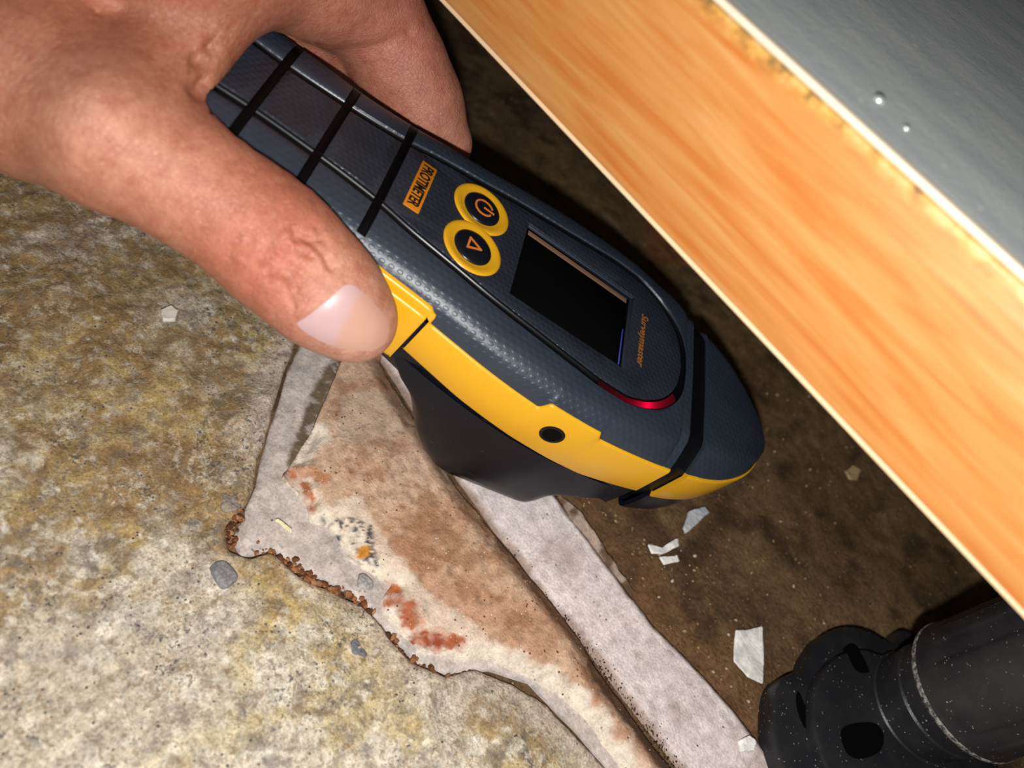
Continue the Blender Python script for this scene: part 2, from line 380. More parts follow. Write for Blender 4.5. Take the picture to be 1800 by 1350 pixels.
# dark crumbs in the joint, orange rubble in the crack, plaster flakes, grit
def pebble_mesh(r, seed, flat=0.7, sub=2):
    rg = random.Random(seed); bm = bmesh.new(); bmesh.ops.create_icosphere(bm, subdivisions=sub, radius=1.0)
    ks = [(Vector((rg.gauss(0, 1), rg.gauss(0, 1), rg.gauss(0, 1))).normalized(), rg.uniform(0.55, 0.9)) for _ in range(9)]
    ax = (rg.uniform(.75, 1.3), rg.uniform(.65, 1.0), flat * rg.uniform(.8, 1.1))
    for v in bm.verts:
        p = v.co.copy()
        for k, h in ks:
            e = p.dot(k) - h
            if e > 0: p -= k * e * 0.85
        v.co = Vector((p.x * ax[0], p.y * ax[1], p.z * ax[2])) * r
    V = [tuple(v.co) for v in bm.verts]; Fc = [[v.index for v in f.verts] for f in bm.faces]; bm.free(); return V, Fc
def scatter(name, items, mat, parent=None):
    VV, FF, CC = [], [], []
    for i, (x, y, z, r, col, flat) in enumerate(items):
        V, Fc = pebble_mesh(r, 1000 + i * 7 + len(items), flat, 1); o = len(VV)
        a = random.uniform(0, 6.28); ca, sa = math.cos(a), math.sin(a)
        VV += [(x + p[0] * ca - p[1] * sa, y + p[0] * sa + p[1] * ca, z + p[2]) for p in V]
        FF += [[k + o for k in f] for f in Fc]; CC += [col] * len(V)
    return mesh_obj(name, VV, FF, mat, parent, False, np.array(CC))
def along(pts, n, w_mm, z=0.0):
    P = np.array(pxy(pts)); L = np.r_[0, np.cumsum(np.linalg.norm(np.diff(P, axis=0), axis=1))]
    out = []
    for _ in range(n):
        s = random.uniform(0, L[-1]); out.append((np.interp(s, L, P[:, 0]) + random.gauss(0, w_mm) * 1e-3 * .5, np.interp(s, L, P[:, 1]) + random.gauss(0, w_mm) * 1e-3 * .5))
    return out
crk = []
for pts, n, w in [([(425, 905), (400, 935), (408, 965)], 50, 1.6), ([(465, 972), (500, 1000), (545, 1022)], 110, 2.2), ([(545, 1022), (610, 1050), (650, 1080)], 60, 1.5), ([(650, 1085), (720, 1165), (790, 1196), (830, 1185)], 70, 1.2)]:
    for x, y in along(pts, n, w):
        c = [rgb(120, 74, 44), rgb(152, 100, 64), rgb(84, 52, 34), rgb(172, 124, 84)][random.randrange(4)]
        crk.append((x, y, random.uniform(-.0002, .0010), random.uniform(.0004, .0011), c, .8))
tag(scatter('crack_rubble', crk, M_rubble), 'crumbly orange brown rubble packed in the crack along the slab edge', 'rubble', None, 'stuff')
jc = []
for x, y in along([(880, 955), (960, 1062), (1050, 1175), (1110, 1258), (1190, 1360)], 700, 3.6):
    f = (x - at(880, 960)[0]) / (at(1185, 1355)[0] - at(880, 960)[0])
    if random.random() > 0.2 + 0.9 * f: continue
    jc.append((x, y, random.uniform(.0004, .0014), random.choice([.00008, .0001, .00012, .00016, .00022, .0003]), [rgb(70, 48, 32), rgb(98, 68, 46), rgb(52, 36, 26)][random.randrange(3)], .8))
tag(scatter('joint_grit', jc, M_rubble), 'dark brown grit lying in the joint between tile and pale strip', 'grit', None, 'stuff')
gr = []
for _ in range(520):
    px = random.uniform(930, 1500); py = random.uniform(640, 1345)
    if px < 985 + (py - 880) * 0.82: continue
    p = at(px, py); gr.append((p[0], p[1], -.0004, random.choice([.00018, .00025, .0003, .0004, .0006]), [rgb(150, 120, 86), rgb(190, 165, 130), rgb(110, 84, 58), rgb(205, 190, 170)][random.randrange(4)], .7))
tag(scatter('floor_grit', gr, M_rubble), 'fine pale grit scattered over the dark brown floor', 'grit', None, 'stuff')

def flake(name, px_pts, z, th, label, cat, mat=M_white, col=(246, 242, 236), seed=1):
    def zf(x, y, d): return z + th + (fbm(x, y, .003, 3, seed) - .5) * th * .5
    def cf(x, y, d):
        c = np.broadcast_to(rgb(*col), x.shape + (3,)).copy(); return blend(c, sm(.5, .7, fbm(x, y, .003, 3, seed + 1)) * .4, rgb(*[int(k * .8) for k in col]))
    pts = roughen(pxy(px_pts, z + th), 0.0004, 0.0012, seed); c = np.mean(np.array(pts), 0)
    o = patch(name, pts, 0.0003, zf, cf, mat, 0.0)
    n = len(o.data.vertices)
    co = np.empty(n * 3); o.data.vertices.foreach_get('co', co); co = co.reshape(-1, 3)
    nz = co[:, 2] < z + th * .4; co[nz, 2] = z; o.data.vertices.foreach_set('co', co.ravel()); o.data.update()
    return tag(o, label, cat)
flake('plaster_flake', [(1294, 1108), (1318, 1106), (1340, 1101), (1343, 1150), (1342, 1202), (1315, 1190), (1290, 1162)], -.0008, .0011, 'large white plaster flake lying on the dark floor near the black cabinet leg', 'flake', seed=3)
flake('plaster_flake', [(1303, 1300), (1318, 1292), (1330, 1303), (1326, 1318), (1308, 1320)], .0009, .0016, 'small white plaster lump on the pale strip, nearest the cabinet leg', 'flake', seed=5)
flake('plaster_flake', [(1140, 955), (1165, 962), (1192, 945), (1194, 958), (1165, 975), (1146, 972)], -.0008, .0014, 'white plaster chip on the dark floor below the nose of the meter', 'flake', seed=7)
flake('plaster_flake', [(1160, 980), (1192, 975), (1195, 988), (1168, 992)], -.0008, .0009, 'thin grey white plaster sliver just below the chip under the meter nose', 'flake', seed=8)
flake('plaster_flake', [(1212, 898), (1240, 890), (1248, 900), (1225, 920), (1208, 935), (1203, 925)], -.0008, .0020, 'bluish white plaster fragment tucked against the underside of the meter nose', 'flake', col=(196, 196, 200), seed=9)
flake('plaster_flake', [(1487, 828), (1500, 816), (1513, 826), (1508, 842), (1494, 842)], -.0009, .0010, 'small buff plaster crumb on dark floor halfway to the wooden rail', 'flake', col=(190, 160, 116), seed=10)
flake('plaster_flake', [(284, 545), (300, 537), (313, 545), (308, 560), (288, 560)], .0012, .0013, 'small white plaster crumb on the stone slab below the thumb', 'flake', col=(225, 215, 200), seed=11)
flake('splinter', [(483, 912), (490, 910), (514, 930), (512, 936)], .0008, .0009, 'pale yellow splinter lying on the grey mortar wedge', 'splinter', col=(226, 218, 176), seed=12)
def stone(px, py, r, seed, label, col, flat=.3, z=.0012):
    V, Fc = pebble_mesh(r, seed, flat, 3); p = at(px, py, z)
    o = mesh_obj('pebble', V, Fc, M_rubble, None, True, np.tile(rgb(*col), (len(V), 1))); o.location = (p[0], p[1], z + r * .12)
    return tag(o, label, 'pebble')
stone(392, 1012, .0042, 3, 'grey pebble embedded in the slab beside the crack corner', (138, 136, 138))
stone(628, 1142, .0029, 8, 'small slate grey pebble embedded in the slab below the crack rubble', (118, 116, 124))
stone(402, 884, .0026, 11, 'grey brown pebble set in the slab beside the upper crack', (150, 138, 124), .3, .0012)
stone(640, 1025, .0028, 15, 'pale grey pebble set in the mortar next to the tile edge', (168, 162, 160), .3, .0008)

# back wall closing the plinth space
wb = mesh_obj('wall_back', [(-.5, .62, -.01), (.6, .62, -.01), (.6, .62, .7), (-.5, .62, .7), (-.5, .64, -.01), (.6, .64, -.01), (.6, .64, .7), (-.5, .64, .7)], [(0, 1, 2, 3), (5, 4, 7, 6), (3, 2, 6, 7), (0, 4, 5, 1), (1, 5, 6, 2), (4, 0, 3, 7)], simple('dark_plaster', lin(90, 84, 78), .9), None, False)
tag(wb, None, None, None, 'structure')

# ------------------------------------------------------------------ cabinet
YW = 0.115
def slope(px, py): r = ray(px, py); return r[2] / r[1]
zlo = H + YW * np.mean([slope(*p) for p in [(770, 0), (1000, 243), (1300, 560), (1500, 775), (1800, 1090)]])
zhi = H + YW * np.mean([slope(*p) for p in [(1250, 0), (1560, 285), (1800, 500)]])
tw = NT('pine_rail'); c = tw.co((1.0, 1, 1))
cs = tw.co((5, 60, 60)); g1 = tw.noise(cs, 5.5, 4, .5, 1.0); cs2 = tw.co((9, 260, 260)); g2 = tw.noise(cs2, 4.0, 3, .6)
wcol = tw.ramp(g1, [(.28, lin(176, 102, 42)), (.5, lin(184, 124, 64)), (.72, lin(190, 139, 82))])
wcol = tw.mix(tw.math('MULTIPLY', tw.ramp(g2, [(.5, 0.0), (.75, 1.0)]), .4), wcol, lin(170, 84, 32))
gr_ = tw.n('ShaderNodeSeparateXYZ'); tw.put(gr_.inputs[0], c)
# worn glue line along the top arris
edge = tw.math('SUBTRACT', gr_.outputs[2], float(zhi - .0030))
ed = tw.ramp(tw.math('ADD', tw.math('MULTIPLY', edge, 200.0), tw.math('MULTIPLY', tw.noise(tw.co((60, 200, 200)), 3.0, 3), 0.9)), [(.55, 0.0), (.95, .9)])
wcol = tw.mix(tw.math('MULTIPLY', ed, .8), wcol, tw.ramp(tw.noise(tw.co((160, 160, 160)), 2.2, 2), [(.34, lin(96, 80, 40)), (.48, lin(196, 152, 70)), (.64, lin(206, 176, 112))]))
tw.setb(Base_Color=wcol, Roughness=.42); tw.put(tw.b.inputs['Normal'], tw.bump(g2, .15, .0004))
M_pine = tw.m
M_pale = simple('raw_wood_edge', lin(222, 190, 150), .7)
M_cream = simple('cream_edge', lin(214, 200, 176), .5)
ts = NT('grey_shelf'); c = ts.co(); sp = ts.voro(c, 160); spm = ts.math('MULTIPLY', ts.ramp(sp, [(.07, 1.0), (.12, 0.0)]), ts.ramp(ts.noise(c, 60), [(.52, 0.0), (.58, 1.0)]))
ts.setb(Base_Color=ts.mix(spm, ts.ramp(ts.noise(ts.co((8, 30, 30)), 6, 4), [(.3, lin(188, 193, 193)), (.7, lin(212, 215, 213))]), lin(232, 232, 228)), Roughness=.5)
ts.put(ts.b.inputs['Normal'], ts.bump(ts.noise(c, 900, 3), .25, .0004)); M_shelf = ts.m

def box(name, a, b, mat, parent, bev=0.0):
    bm = bmesh.new(); bmesh.ops.create_cube(bm, size=1.0)
    for v in bm.verts: v.co = Vector([a[i] + (v.co[i] + .5) * (b[i] - a[i]) for i in range(3)])
    if bev: bmesh.ops.bevel(bm, geom=bm.edges[:], offset=bev, segments=3, affect='EDGES', profile=.5)
    V = [tuple(v.co) for v in bm.verts]; Fc = [[v.index for v in f.verts] for f in bm.faces]; bm.free()
    return mesh_obj(name, V, Fc, mat, parent, True, None, 40)
cab = empty('cabinet', Matrix.Identity(4))
tag(cab, 'kitchen cabinet base with varnished pine front rail and grey shelf', 'cabinet')
X0, X1 = -.48, .5
box('front_rail', (X0, YW, zlo + .0009), (X1, YW + .017, zhi - .0001), M_pine, cab, .0006)
box('rail_lower_edge', (X0, YW + .0004, zlo), (X1, YW + .0165, zlo + .00092), M_pale, cab)
box('edge_strip', (X0, YW + .0003, zhi), (X1, YW + .0025, zhi + .0012), M_cream, cab, .0004)
box('shelf', (X0, YW + .0026, zhi - .014), (X1, .60, zhi + .0011), M_shelf, cab)
box('back_rail', (X0, .58, .03), (X1, .598, zhi - .014), M_pine, cab, .0006)
def screw(px, py, r):
    z = zhi + .0011; p = at(px, py, z); V = []; Fc = []
    prof = [(1, 0), (1.0, .25), (.8, .55), (.4, .72), (.0, .78)]
    for j, (a, b) in enumerate(prof[:-1]):
        for i in range(16): t = i / 16 * 2 * math.pi; V.append((p[0] + r * a * math.cos(t), p[1] + r * a * math.sin(t), z + r * b))
    V.append((p[0], p[1], z + r * .78))
    for j in range(3):
        for i in range(16): k = (i + 1) % 16; Fc.append((j * 16 + i, j * 16 + k, j * 16 + 16 + k, j * 16 + 16 + i))
    Fc += [(48 + i, 48 + (i + 1) % 16, 64) for i in range(16)]
    return mesh_obj('rivet', V, Fc, simple('rivet_metal', lin(210, 214, 212), .25, .5, Metallic=.6), cab)
screw(1545, 176, .0010); screw(1593, 226, .0006)

# ------------------------------------------------------------------ cabinet leg
tl = NT('black_plastic_dusty'); c = tl.co(); v = tl.voro(c, 900); v2 = tl.voro(c, 420)
dm = tl.math('MAXIMUM', tl.math('MULTIPLY', tl.ramp(v, [(.10, 1.0), (.17, 0.0)]), tl.ramp(tl.noise(c, 300, 2), [(.5, 0.0), (.6, 1.0)])), tl.math('MULTIPLY', tl.ramp(v2, [(.06, 1.0), (.11, 0.0)]), tl.ramp(tl.noise(c, 200, 2), [(.5, 0.0), (.6, 1.0)])))
dust = tl.math('MULTIPLY', tl.ramp(tl.noise(c, 120, 4), [(.4, 0.0), (.8, 1.0)]), .12)
dc = tl.mix(dust, lin(29, 29, 33), lin(96, 92, 88)); tl.setb(Base_Color=tl.mix(tl.math('MULTIPLY', dm, .75), dc, lin(170, 165, 158)), Roughness=.42)
tl.put(tl.b.inputs['Normal'], tl.bump(tl.noise(c, 1300, 2), .15, .0003)); M_leg = tl.m
M_hole = simple('dark_recess', lin(3, 3, 4), .7, .1)
LX, LY = .0766, .1775
leg = empty('plinth_support', Matrix.Translation((LX, LY, 0)))
tag(leg, 'dusty black plastic adjustable cabinet support standing on the dark floor, lower right', 'support')
def lathe(name, prof, seg, mat, parent, off=(0, 0), rmod=None, auto=35):
    V, Fc = [], []
    for (r, z) in prof:
        for i in range(seg):
            t = i / seg * 2 * math.pi; k = r if rmod is None else r * rmod(t, z)
            V.append((off[0] + k * math.cos(t), off[1] + k * math.sin(t), z))
    for j in range(len(prof) - 1):
        for i in range(seg): k = (i + 1) % seg; Fc.append((j * seg + i, j * seg + k, (j + 1) * seg + k, (j + 1) * seg + i))
    Fc.append(tuple(range(seg - 1, -1, -1))); Fc.append(tuple(range((len(prof) - 1) * seg, len(prof) * seg)))
    return mesh_obj(name, V, Fc, mat, parent, True, None, auto)
tr_ = NT('dust_line'); tr_.setb(Base_Color=tr_.mix(tr_.ramp(tr_.noise(tr_.co(), 900, 3, .7), [(.42, 0.0), (.6, 1.0)]), lin(48, 47, 48), lin(150, 146, 140)), Roughness=.7)
lathe('sleeve_rim', [(.0164, .0244), (.0170, .0247), (.0173, .0252), (.01745, .0258), (.0173, .0264), (.0169, .0268)], 120, tr_.m, leg)
zt = zhi - .0142
def flute(t, z): return 1 - .026 * (0.5 + 0.5 * np.tanh(6 * math.sin(9 * t))) * (1 if z > .031 else 0)
lathe('sleeve', [(.0140, .0245), (.0162, .0245), (.0168, .0248), (.0172, .0254), (.0173, .0262), (.0171, .0270), (.0169, .0278), (.0169, .0309), (.0169, .0320), (.0168, .06), (.0167, zt)], 180, M_leg, leg, (0, 0), flute, 25)
lathe('stem', [(.0150, .0075), (.0150, .0085), (.0143, .0092), (.0143, .0150), (.0148, .0155), (.0148, .0175), (.0143, .018), (.0143, .026)], 72, M_leg, leg)
def plate(name, pts, z0, z1, bev, mat, parent, k=6):
    P = [Vector((p[0] - LX, p[1] - LY)) for p in pts]; n = len(P)
    sp = []
    for i in range(n):
        p0, p1, p2, p3 = P[i - 1], P[i], P[(i + 1) % n], P[(i + 2) % n]
        for j in range(k):
            t = j / k; sp.append(.5 * ((2 * p1) + (p2 - p0) * t + (2 * p0 - 5 * p1 + 4 * p2 - p3) * t * t + (3 * p1 - p0 - 3 * p2 + p3) * t ** 3))
    n = len(sp); cen = sum(sp, Vector((0, 0))) / n
    rings = [(0, z0), (0, z1 - bev), (bev * .3, z1 - bev * .3), (bev, z1)]
    V, Fc = [], []
    for ins, z in rings:
        for p in sp: q = p + (cen - p).normalized() * ins; V.append((q.x, q.y, z))
    for j in range(3):
        for i in range(n): kk = (i + 1) % n; Fc.append((j * n + i, j * n + kk, (j + 1) * n + kk, (j + 1) * n + i))
    V.append((cen.x, cen.y, z1)); V.append((cen.x, cen.y, z0))
    for i in range(n): kk = (i + 1) % n; Fc.append((3 * n + i, 3 * n + kk, 4 * n)); Fc.append((kk, i, 4 * n + 1))
    return mesh_obj(name, V, Fc, mat, parent, True, None, 35)
zb_ = .0055
foot_pts = [tuple(at(*p, zb_)[:2]) for p in [(1573, 1128), (1530, 1106), (1490, 1099), (1450, 1115), (1425, 1150), (1415, 1172), (1385, 1186), (1366, 1205), (1358, 1255), (1362, 1310), (1380, 1365)]]
foot_pts += [(.066, .1265), (.085, .127), (.100, .137), (.108, .154), (.109, .172), (.104, .190), (.092, .202), (.077, .205), (.064, .199)]
plate('foot_plate', foot_pts, -.0006, zb_, .0016, M_leg, leg)
up_pts = [tuple(at(*p, .0088)[:2]) for p in [(1560, 1150), (1520, 1140), (1478, 1150), (1448, 1178), (1432, 1215), (1430, 1265), (1440, 1310), (1462, 1360)]]
up_pts += [(.084, .141), (.098, .155), (.099, .176), (.091, .193), (.074, .197)]
plate('foot_boss', up_pts, .005, .0088, .0012, M_leg, leg)
def slot(pts, z):
    q_ = [np.array(p, float) for p in pts]; m_ = len(q_); pts = []
    for i in range(m_):
        p0, p1, p2, p3 = q_[i - 1], q_[i], q_[(i + 1) % m_], q_[(i + 2) % m_]
        for j in range(4): t = j / 4; pts.append(.5 * ((2 * p1) + (p2 - p0) * t + (2 * p0 - 5 * p1 + 4 * p2 - p3) * t * t + (3 * p1 - p0 - 3 * p2 + p3) * t ** 3))
    P = [at(px, py, z) for px, py in pts]; V = [(p[0] - LX, p[1] - LY, z + .00025) for p in P] + [(p[0] - LX, p[1] - LY, z - .0018) for p in P]; n = len(P)
    Fc = [tuple(range(n))] + [tuple(range(2 * n - 1, n - 1, -1))] + [(i, n + i, n + (i + 1) % n, (i + 1) % n) for i in range(n)]
    return mesh_obj('slot', V, Fc, M_hole, leg, False)
slot([(1490, 1138), (1500, 1135), (1512, 1148), (1524, 1172), (1526, 1182), (1508, 1180), (1494, 1160)], .0089)
slot([(1478, 1288), (1492, 1274), (1530, 1270), (1548, 1282), (1552, 1305), (1540, 1325), (1510, 1334), (1488, 1322)], .0089)
slot([(1402, 1215), (1412, 1235), (1424, 1262), (1426, 1285), (1412, 1275), (1400, 1240)], zb_ + .0001)

# ------------------------------------------------------------------ moisture meter
Mc = np.array([[0.8033, 0.4907, 0.3376], [0.1791, -0.7396, 0.6488], [-0.568, 0.4608, 0.6819]])   # length, width, down (photo axes)
u_, s_, v_ = np.linalg.svd(Mc); Mc = u_ @ v_
LW, WW, DW = (RW @ Mc[0], RW @ Mc[1], RW @ Mc[2])
Y0, D0 = 219.5, 170.0
ref = 106 * LW[2] + (Y0 - 40) * WW[2] + (D0 + 84.5) * DW[2]
SC = -(H - 0.0009) / ref                   # metres per model unit: the sensor foot rests on the ground
org = C + SC * (Y0 * WW + D0 * DW)
MM = Matrix.Identity(4)
for i in range(3):
    MM[i][0] = LW[i]; MM[i][1] = WW[i]; MM[i][2] = -DW[i]; MM[i][3] = org[i]
meter = empty('moisture_meter', MM)
tag(meter, 'dark navy and yellow handheld moisture meter held against the broken tile joint', 'meter')
print('SCALE', SC, 'LW', LW, 'WW', WW, 'UP', -DW, 'org', org)

HWX = [-82, -78, -70, -50, -24, 0, 20, 33, 48, 64, 80, 95, 107, 120, 132, 146, 165, 178.5, 189.5, 198.5, 207.2, 212.6, 214.8, 215.4]
HWY = [22, 30, 35, 37, 36.5, 35, 36.5, 38.5, 40.5, 43.5, 46.5, 48.3, 49, 48.8, 47.8, 46, 42.5, 38.5, 33.5, 27.5, 19.5, 11.5, 5.5, 0.6]
PHX = [-85, -41, -27, -3, 19, 36, 53, 70, 90, 108, 120, 130, 138, 146, 151, 154.5, 156.2, 156.7]
PHY = [13.6, 13.4, 13, 14, 16.3, 20, 22.9, 26, 28.6, 30.9, 32.2, 32, 29.5, 24.5, 19, 12.5, 5.5, 0]
def cub(x, X, Y):
    """monotone cubic interpolation"""
    X = np.array(X, float); Y = np.array(Y, float); h = np.diff(X); d = np.diff(Y) / h
    mm_ = np.zeros(len(X)); mm_[1:-1] = np.where(d[:-1] * d[1:] > 0, 2 * d[:-1] * d[1:] / (d[:-1] + d[1:] + 1e-12), 0); mm_[0] = d[0]; mm_[-1] = d[-1]
    x = np.clip(x, X[0], X[-1]); i = np.clip(np.searchsorted(X, x) - 1, 0, len(X) - 2); t = (x - X[i]) / h[i]
    return (2 * t**3 - 3 * t**2 + 1) * Y[i] + (t**3 - 2 * t**2 + t) * h[i] * mm_[i] + (-2 * t**3 + 3 * t**2) * Y[i + 1] + (t**3 - t**2) * h[i] * mm_[i + 1]
def hw(x): return cub(np.asarray(x, float), HWX, HWY)
def ph(x): return np.where(np.asarray(x) > 156.7, 0, cub(np.asarray(x, float), PHX, PHY))
PGX = [p + (0 if p < 130 else 3.0 * (p - 130) / 26.7) for p in PHX]
def pg(x): return np.where(np.asarray(x) > 159.7, 0, cub(np.asarray(x, float), PGX, [p + 3.5 if i < len(PHY) - 1 else 0 for i, p in enumerate(PHY)]))
def st(a, b, x): return float(sm(a, b, np.array(float(x))))
def ztop(x): return 0.35 + (0 if x < 158 else 8.5 * ((x - 158) / 59.6) ** 2)
def zband(x):
    z = 8.2 + (12.3 - 8.2) * st(53, 55.5, x); z += (7.0 - 12.0) * st(102, 105, x); z += 3.4 * st(126.6, 129.4, x)
    return z + (1.2 * st(172, 205, x))
def zbot(x): return float(np.interp(x, [-80, 50, 81, 110, 138, 164, 172, 190, 203, 217], [29, 30, 32.5, 33.6, 34.4, 30.8, 32, 30.5, 28.5, 26.5]))
def zbase(x): return float(np.interp(x, [-80, 48, 70, 145, 157, 168, 189, 203, 217], [43, 45, 48, 52, 51.5, 53, 51, 46.5, 38]))

def top_prof(x, inset=0.0, dz=0.0):
    """(y, z down) from the groove to the band, near side positive"""
    w = float(hw(x)) - inset; p = min(float(pg(x)), w * .9); zt_, zb = ztop(x), zband(x) + .6; sp = w - p; q = []
    for f, g in [(0, 0.08), (.02, .0), (.12, .0), (.25, .02), (.4, .06), (.52, .11), (.62, .18), (.70, .26), (.78, .38), (.86, .53), (.93, .72), (.975, .88), (1.0, 1.0)]:
        k = st(135, 166, x); g2 = float(np.interp(f, [0, .72, .80, .88, 1.0], [0.0, .05, .16, .52, 1.0])); g = g * (1 - k) + g2 * k
        zs_ = zt_ + 8.3 + 1.8 * k; zz = zt_ + (zs_ - zt_) * g
        if f > .95: zz = zt_ + (zs_ - zt_) * .86 + (zb - zt_ - (zs_ - zt_) * .86) * (f - .95) / .05 if zb > zs_ else min(zz, zt_ + (zb - zt_) * g)
        elif zb < zs_: zz = min(zz, zt_ + (zb - zt_) * g + .6 * (zs_ - zb) * (1 - f))
        q.append((p + sp * f, zz + dz))
    return q
def strip_mesh(name, xs, prof, mat, parent, both=True, caps=True, smooth=True, auto=62):
    VV, FF = [], []
    for sgn in ((-1, 1) if both else (-1,)):
        rows = [prof(x) for x in xs]; n = len(rows[0]); o = len(VV)
        for x, r in zip(xs, rows): VV += [(x * SC, sgn * y * SC, -z * SC) for (y, z) in r]
        for i in range(len(xs) - 1):
            for j in range(n - 1):
                f = (o + i * n + j, o + i * n + j + 1, o + (i + 1) * n + j + 1, o + (i + 1) * n + j)
                FF.append(f if sgn < 0 else f[::-1])
    bm = bmesh.new(); bv_ = [bm.verts.new(v) for v in VV]
    for f in FF:
        try: bm.faces.new([bv_[k] for k in f])
        except ValueError: pass
    bmesh.ops.remove_doubles(bm, verts=bm.verts[:], dist=2e-6); bm.verts.index_update()
    VV = [tuple(v.co) for v in bm.verts]; FF = [[v.index for v in f.verts] for f in bm.faces]; bm.free()
    return mesh_obj(name, VV, FF, mat, parent, smooth, None, auto)

# materials
def rubber(name, base, spacing, amp, stg):
    t = NT(name); tc = t.n('ShaderNodeTexCoord'); sep = t.n('ShaderNodeSeparateXYZ'); t.put(sep.inputs[0], tc.outputs['Object'])
    a = 1.0 / (spacing * SC)
    ay = t.math('ABSOLUTE', sep.outputs[1])
    yy = t.math('MULTIPLY', t.math('SUBTRACT', ay, t.math('MULTIPLY', sep.outputs[2], 1.0)), a / .866); xx = t.math('MULTIPLY', sep.outputs[0], a)
    def lattice(off):
        fx = t.math('SUBTRACT', t.math('FRACT', t.math('ADD', xx, off)), .5); fy = t.math('SUBTRACT', t.math('FRACT', t.math('ADD', t.math('MULTIPLY', yy, .5), off)), .5)
        fy = t.math('MULTIPLY', fy, 1.732)
        return t.math('SQRT', t.math('ADD', t.math('MULTIPLY', fx, fx), t.math('MULTIPLY', fy, fy)))
    d = t.math('MINIMUM', lattice(0.0), lattice(.5))
    hgt = t.ramp(d, [(.0, 1.0), (.22, .8), (.33, 0.0)])
    c = t.co(); fine = t.noise(c, 2600, 2)
    t.setb(Base_Color=t.mix(t.ramp(t.noise(c, 90, 3), [(.3, 0.0), (.8, .35)]), base, lin(60, 67, 78)), Roughness=.41)
    t.b.inputs['Specular IOR Level'].default_value = .5
    n1 = t.bump(hgt, stg, amp); t.put(t.b.inputs['Normal'], t.bump(fine, .12, .00012, n1)); return t.m
M_shell = rubber('navy_rubber', lin(41, 49, 61), 3.4, .00020, .32)
M_panel = rubber('charcoal_rubber', lin(33, 38, 47), 2.7, .00015, .5)
ty = NT('yellow_plastic'); ty.setb(Base_Color=lin(221, 163, 28), Roughness=.34); ty.put(ty.b.inputs['Normal'], ty.bump(ty.noise(ty.co(), 1800, 2), .04, .0001)); M_yel = ty.m
tn = NT('navy_plastic'); c = tn.co(); sc_ = tn.math('MULTIPLY', tn.ramp(tn.noise(tn.co((60, 800, 800)), 3, 2), [(.68, 0.0), (.72, 1.0)]), tn.ramp(tn.noise(c, 150, 2), [(.58, 0.0), (.66, .5)]))
tn.setb(Base_Color=tn.mix(sc_, lin(14, 18, 27), lin(110, 124, 140)), Roughness=.36); tn.b.inputs['Specular IOR Level'].default_value = .25; tn.put(tn.b.inputs['Normal'], tn.bump(tn.noise(c, 1500, 2), .06, .0001)); M_navy = tn.m
M_gloss = simple('gloss_black', lin(6, 7, 10), .3, .35)
M_seam = simple('seam_black', lin(8, 9, 13), .4, .3)
M_bar = simple('grip_black', lin(4, 4, 6), .5, .12)
M_glass = simple('display_black', lin(4, 5, 6), .06)
M_org = simple('print_orange', lin(214, 116, 40), .5)
M_orgd = simple('print_orange_dim', lin(160, 98, 34), .5)
M_blk = simple('print_black', lin(24, 14, 8), .6)
M_label = simple('label_yellow', lin(200, 122, 24), .4)
M_btn = simple('button_rubber', lin(16, 20, 28), .3)

BARS = [-26.7, -3.1, 20.6]; BW = 1.6
def in_bar(x): return any(abs(x - b) < BW for b in BARS)
def xs_list(a, b, step, extra=()):
    v = list(np.arange(a, b, step)) + [b] + [e for e in extra if a <= e <= b]
    return sorted(set(round(float(q), 4) for q in v))
steps = [53, 53.6, 54.2, 54.9, 55.5, 102, 102.8, 103.6, 104.4, 105, 126.6, 127.3, 128, 128.7, 129.4]
bare = [b + k * BW + e for b in BARS for k in (-1, 1) for e in (-.12, .12)]
arc = [150 + 9.7 * math.sin(k / 14 * math.pi / 2) for k in range(15)] + [159.75]
SEAM0, SEAM1 = 163.6, 172.6
# upper shell, with shallow channels where the grip bars cross
def shell_prof(x):
    q = top_prof(x)
    if in_bar(x):
        w = float(hw(x)); q = [(y, z + (1.6 if y < w - 4 else 0)) for (y, z) in q]
    return q
def folded(prof, x0):
    def f(x):
        q = prof(x)
        if abs(x - x0) < .06 and x != x0: q = [(max(0, y - 2.2), z + (2.2 if z < 22 else -1)) for y, z in q]
        return q
    return f
strip_mesh('upper_shell', xs_list(-82, SEAM0, 2.5, steps + bare + arc) + [SEAM0 + .05], folded(shell_prof, SEAM0), M_shell, meter)
# seam channel between body and cap
def seam_prof(x):
    q = [(y, z) for (y, z) in top_prof(x, 1.8, 1.5)]; w = float(hw(x)) - 1.8
    return [(0, q[0][1])] + q + [(w - .0, zbot(x)), (w - 2, zbot(x) + 6), (w - 7, zbase(x) - 1.5), (0, zbase(x) - 1)]
strip_mesh('seam_channel', xs_list(SEAM0 - 1.5, SEAM1 + 1.5, 1.2), seam_prof, M_seam, meter)
# yellow side band and lower shell
def band_prof(x):
    w = float(hw(x)); a, b = zband(x), zbot(x)
    return [(w - 2, a + .2), (w + .15, a), (w + .75, a + .45), (w + .95, a + 1.2), (w + .95, (a + b) / 2), (w + .9, b - 1.0), (w + .5, b - .3), (w - .1, b), (w - 2, b)]
band_x = xs_list(54.2, SEAM0, 2.5, steps)
strip_mesh('side_band', band_x + [SEAM0 + .05], folded(band_prof, SEAM0), M_yel, meter, False)
far = strip_mesh('side_band', band_x + [SEAM0 + .05], folded(band_prof, SEAM0), M_yel, meter, False)
far.data.transform(Matrix.Scale(-1, 4, (0, 1, 0))); far.data.flip_normals()
def band_frame(x):
    w = float(hw(x)); a = 6.6 if x < 52.5 else 6.6 + 1.6 * st(52.5, 54.2, x)
    return [(w - 3, a + .1), (w + .1, a), (w + .8, a + .5), (w + .9, a + 1.3), (w + .9, a + 3.2), (w - 1, a + 3.4)]
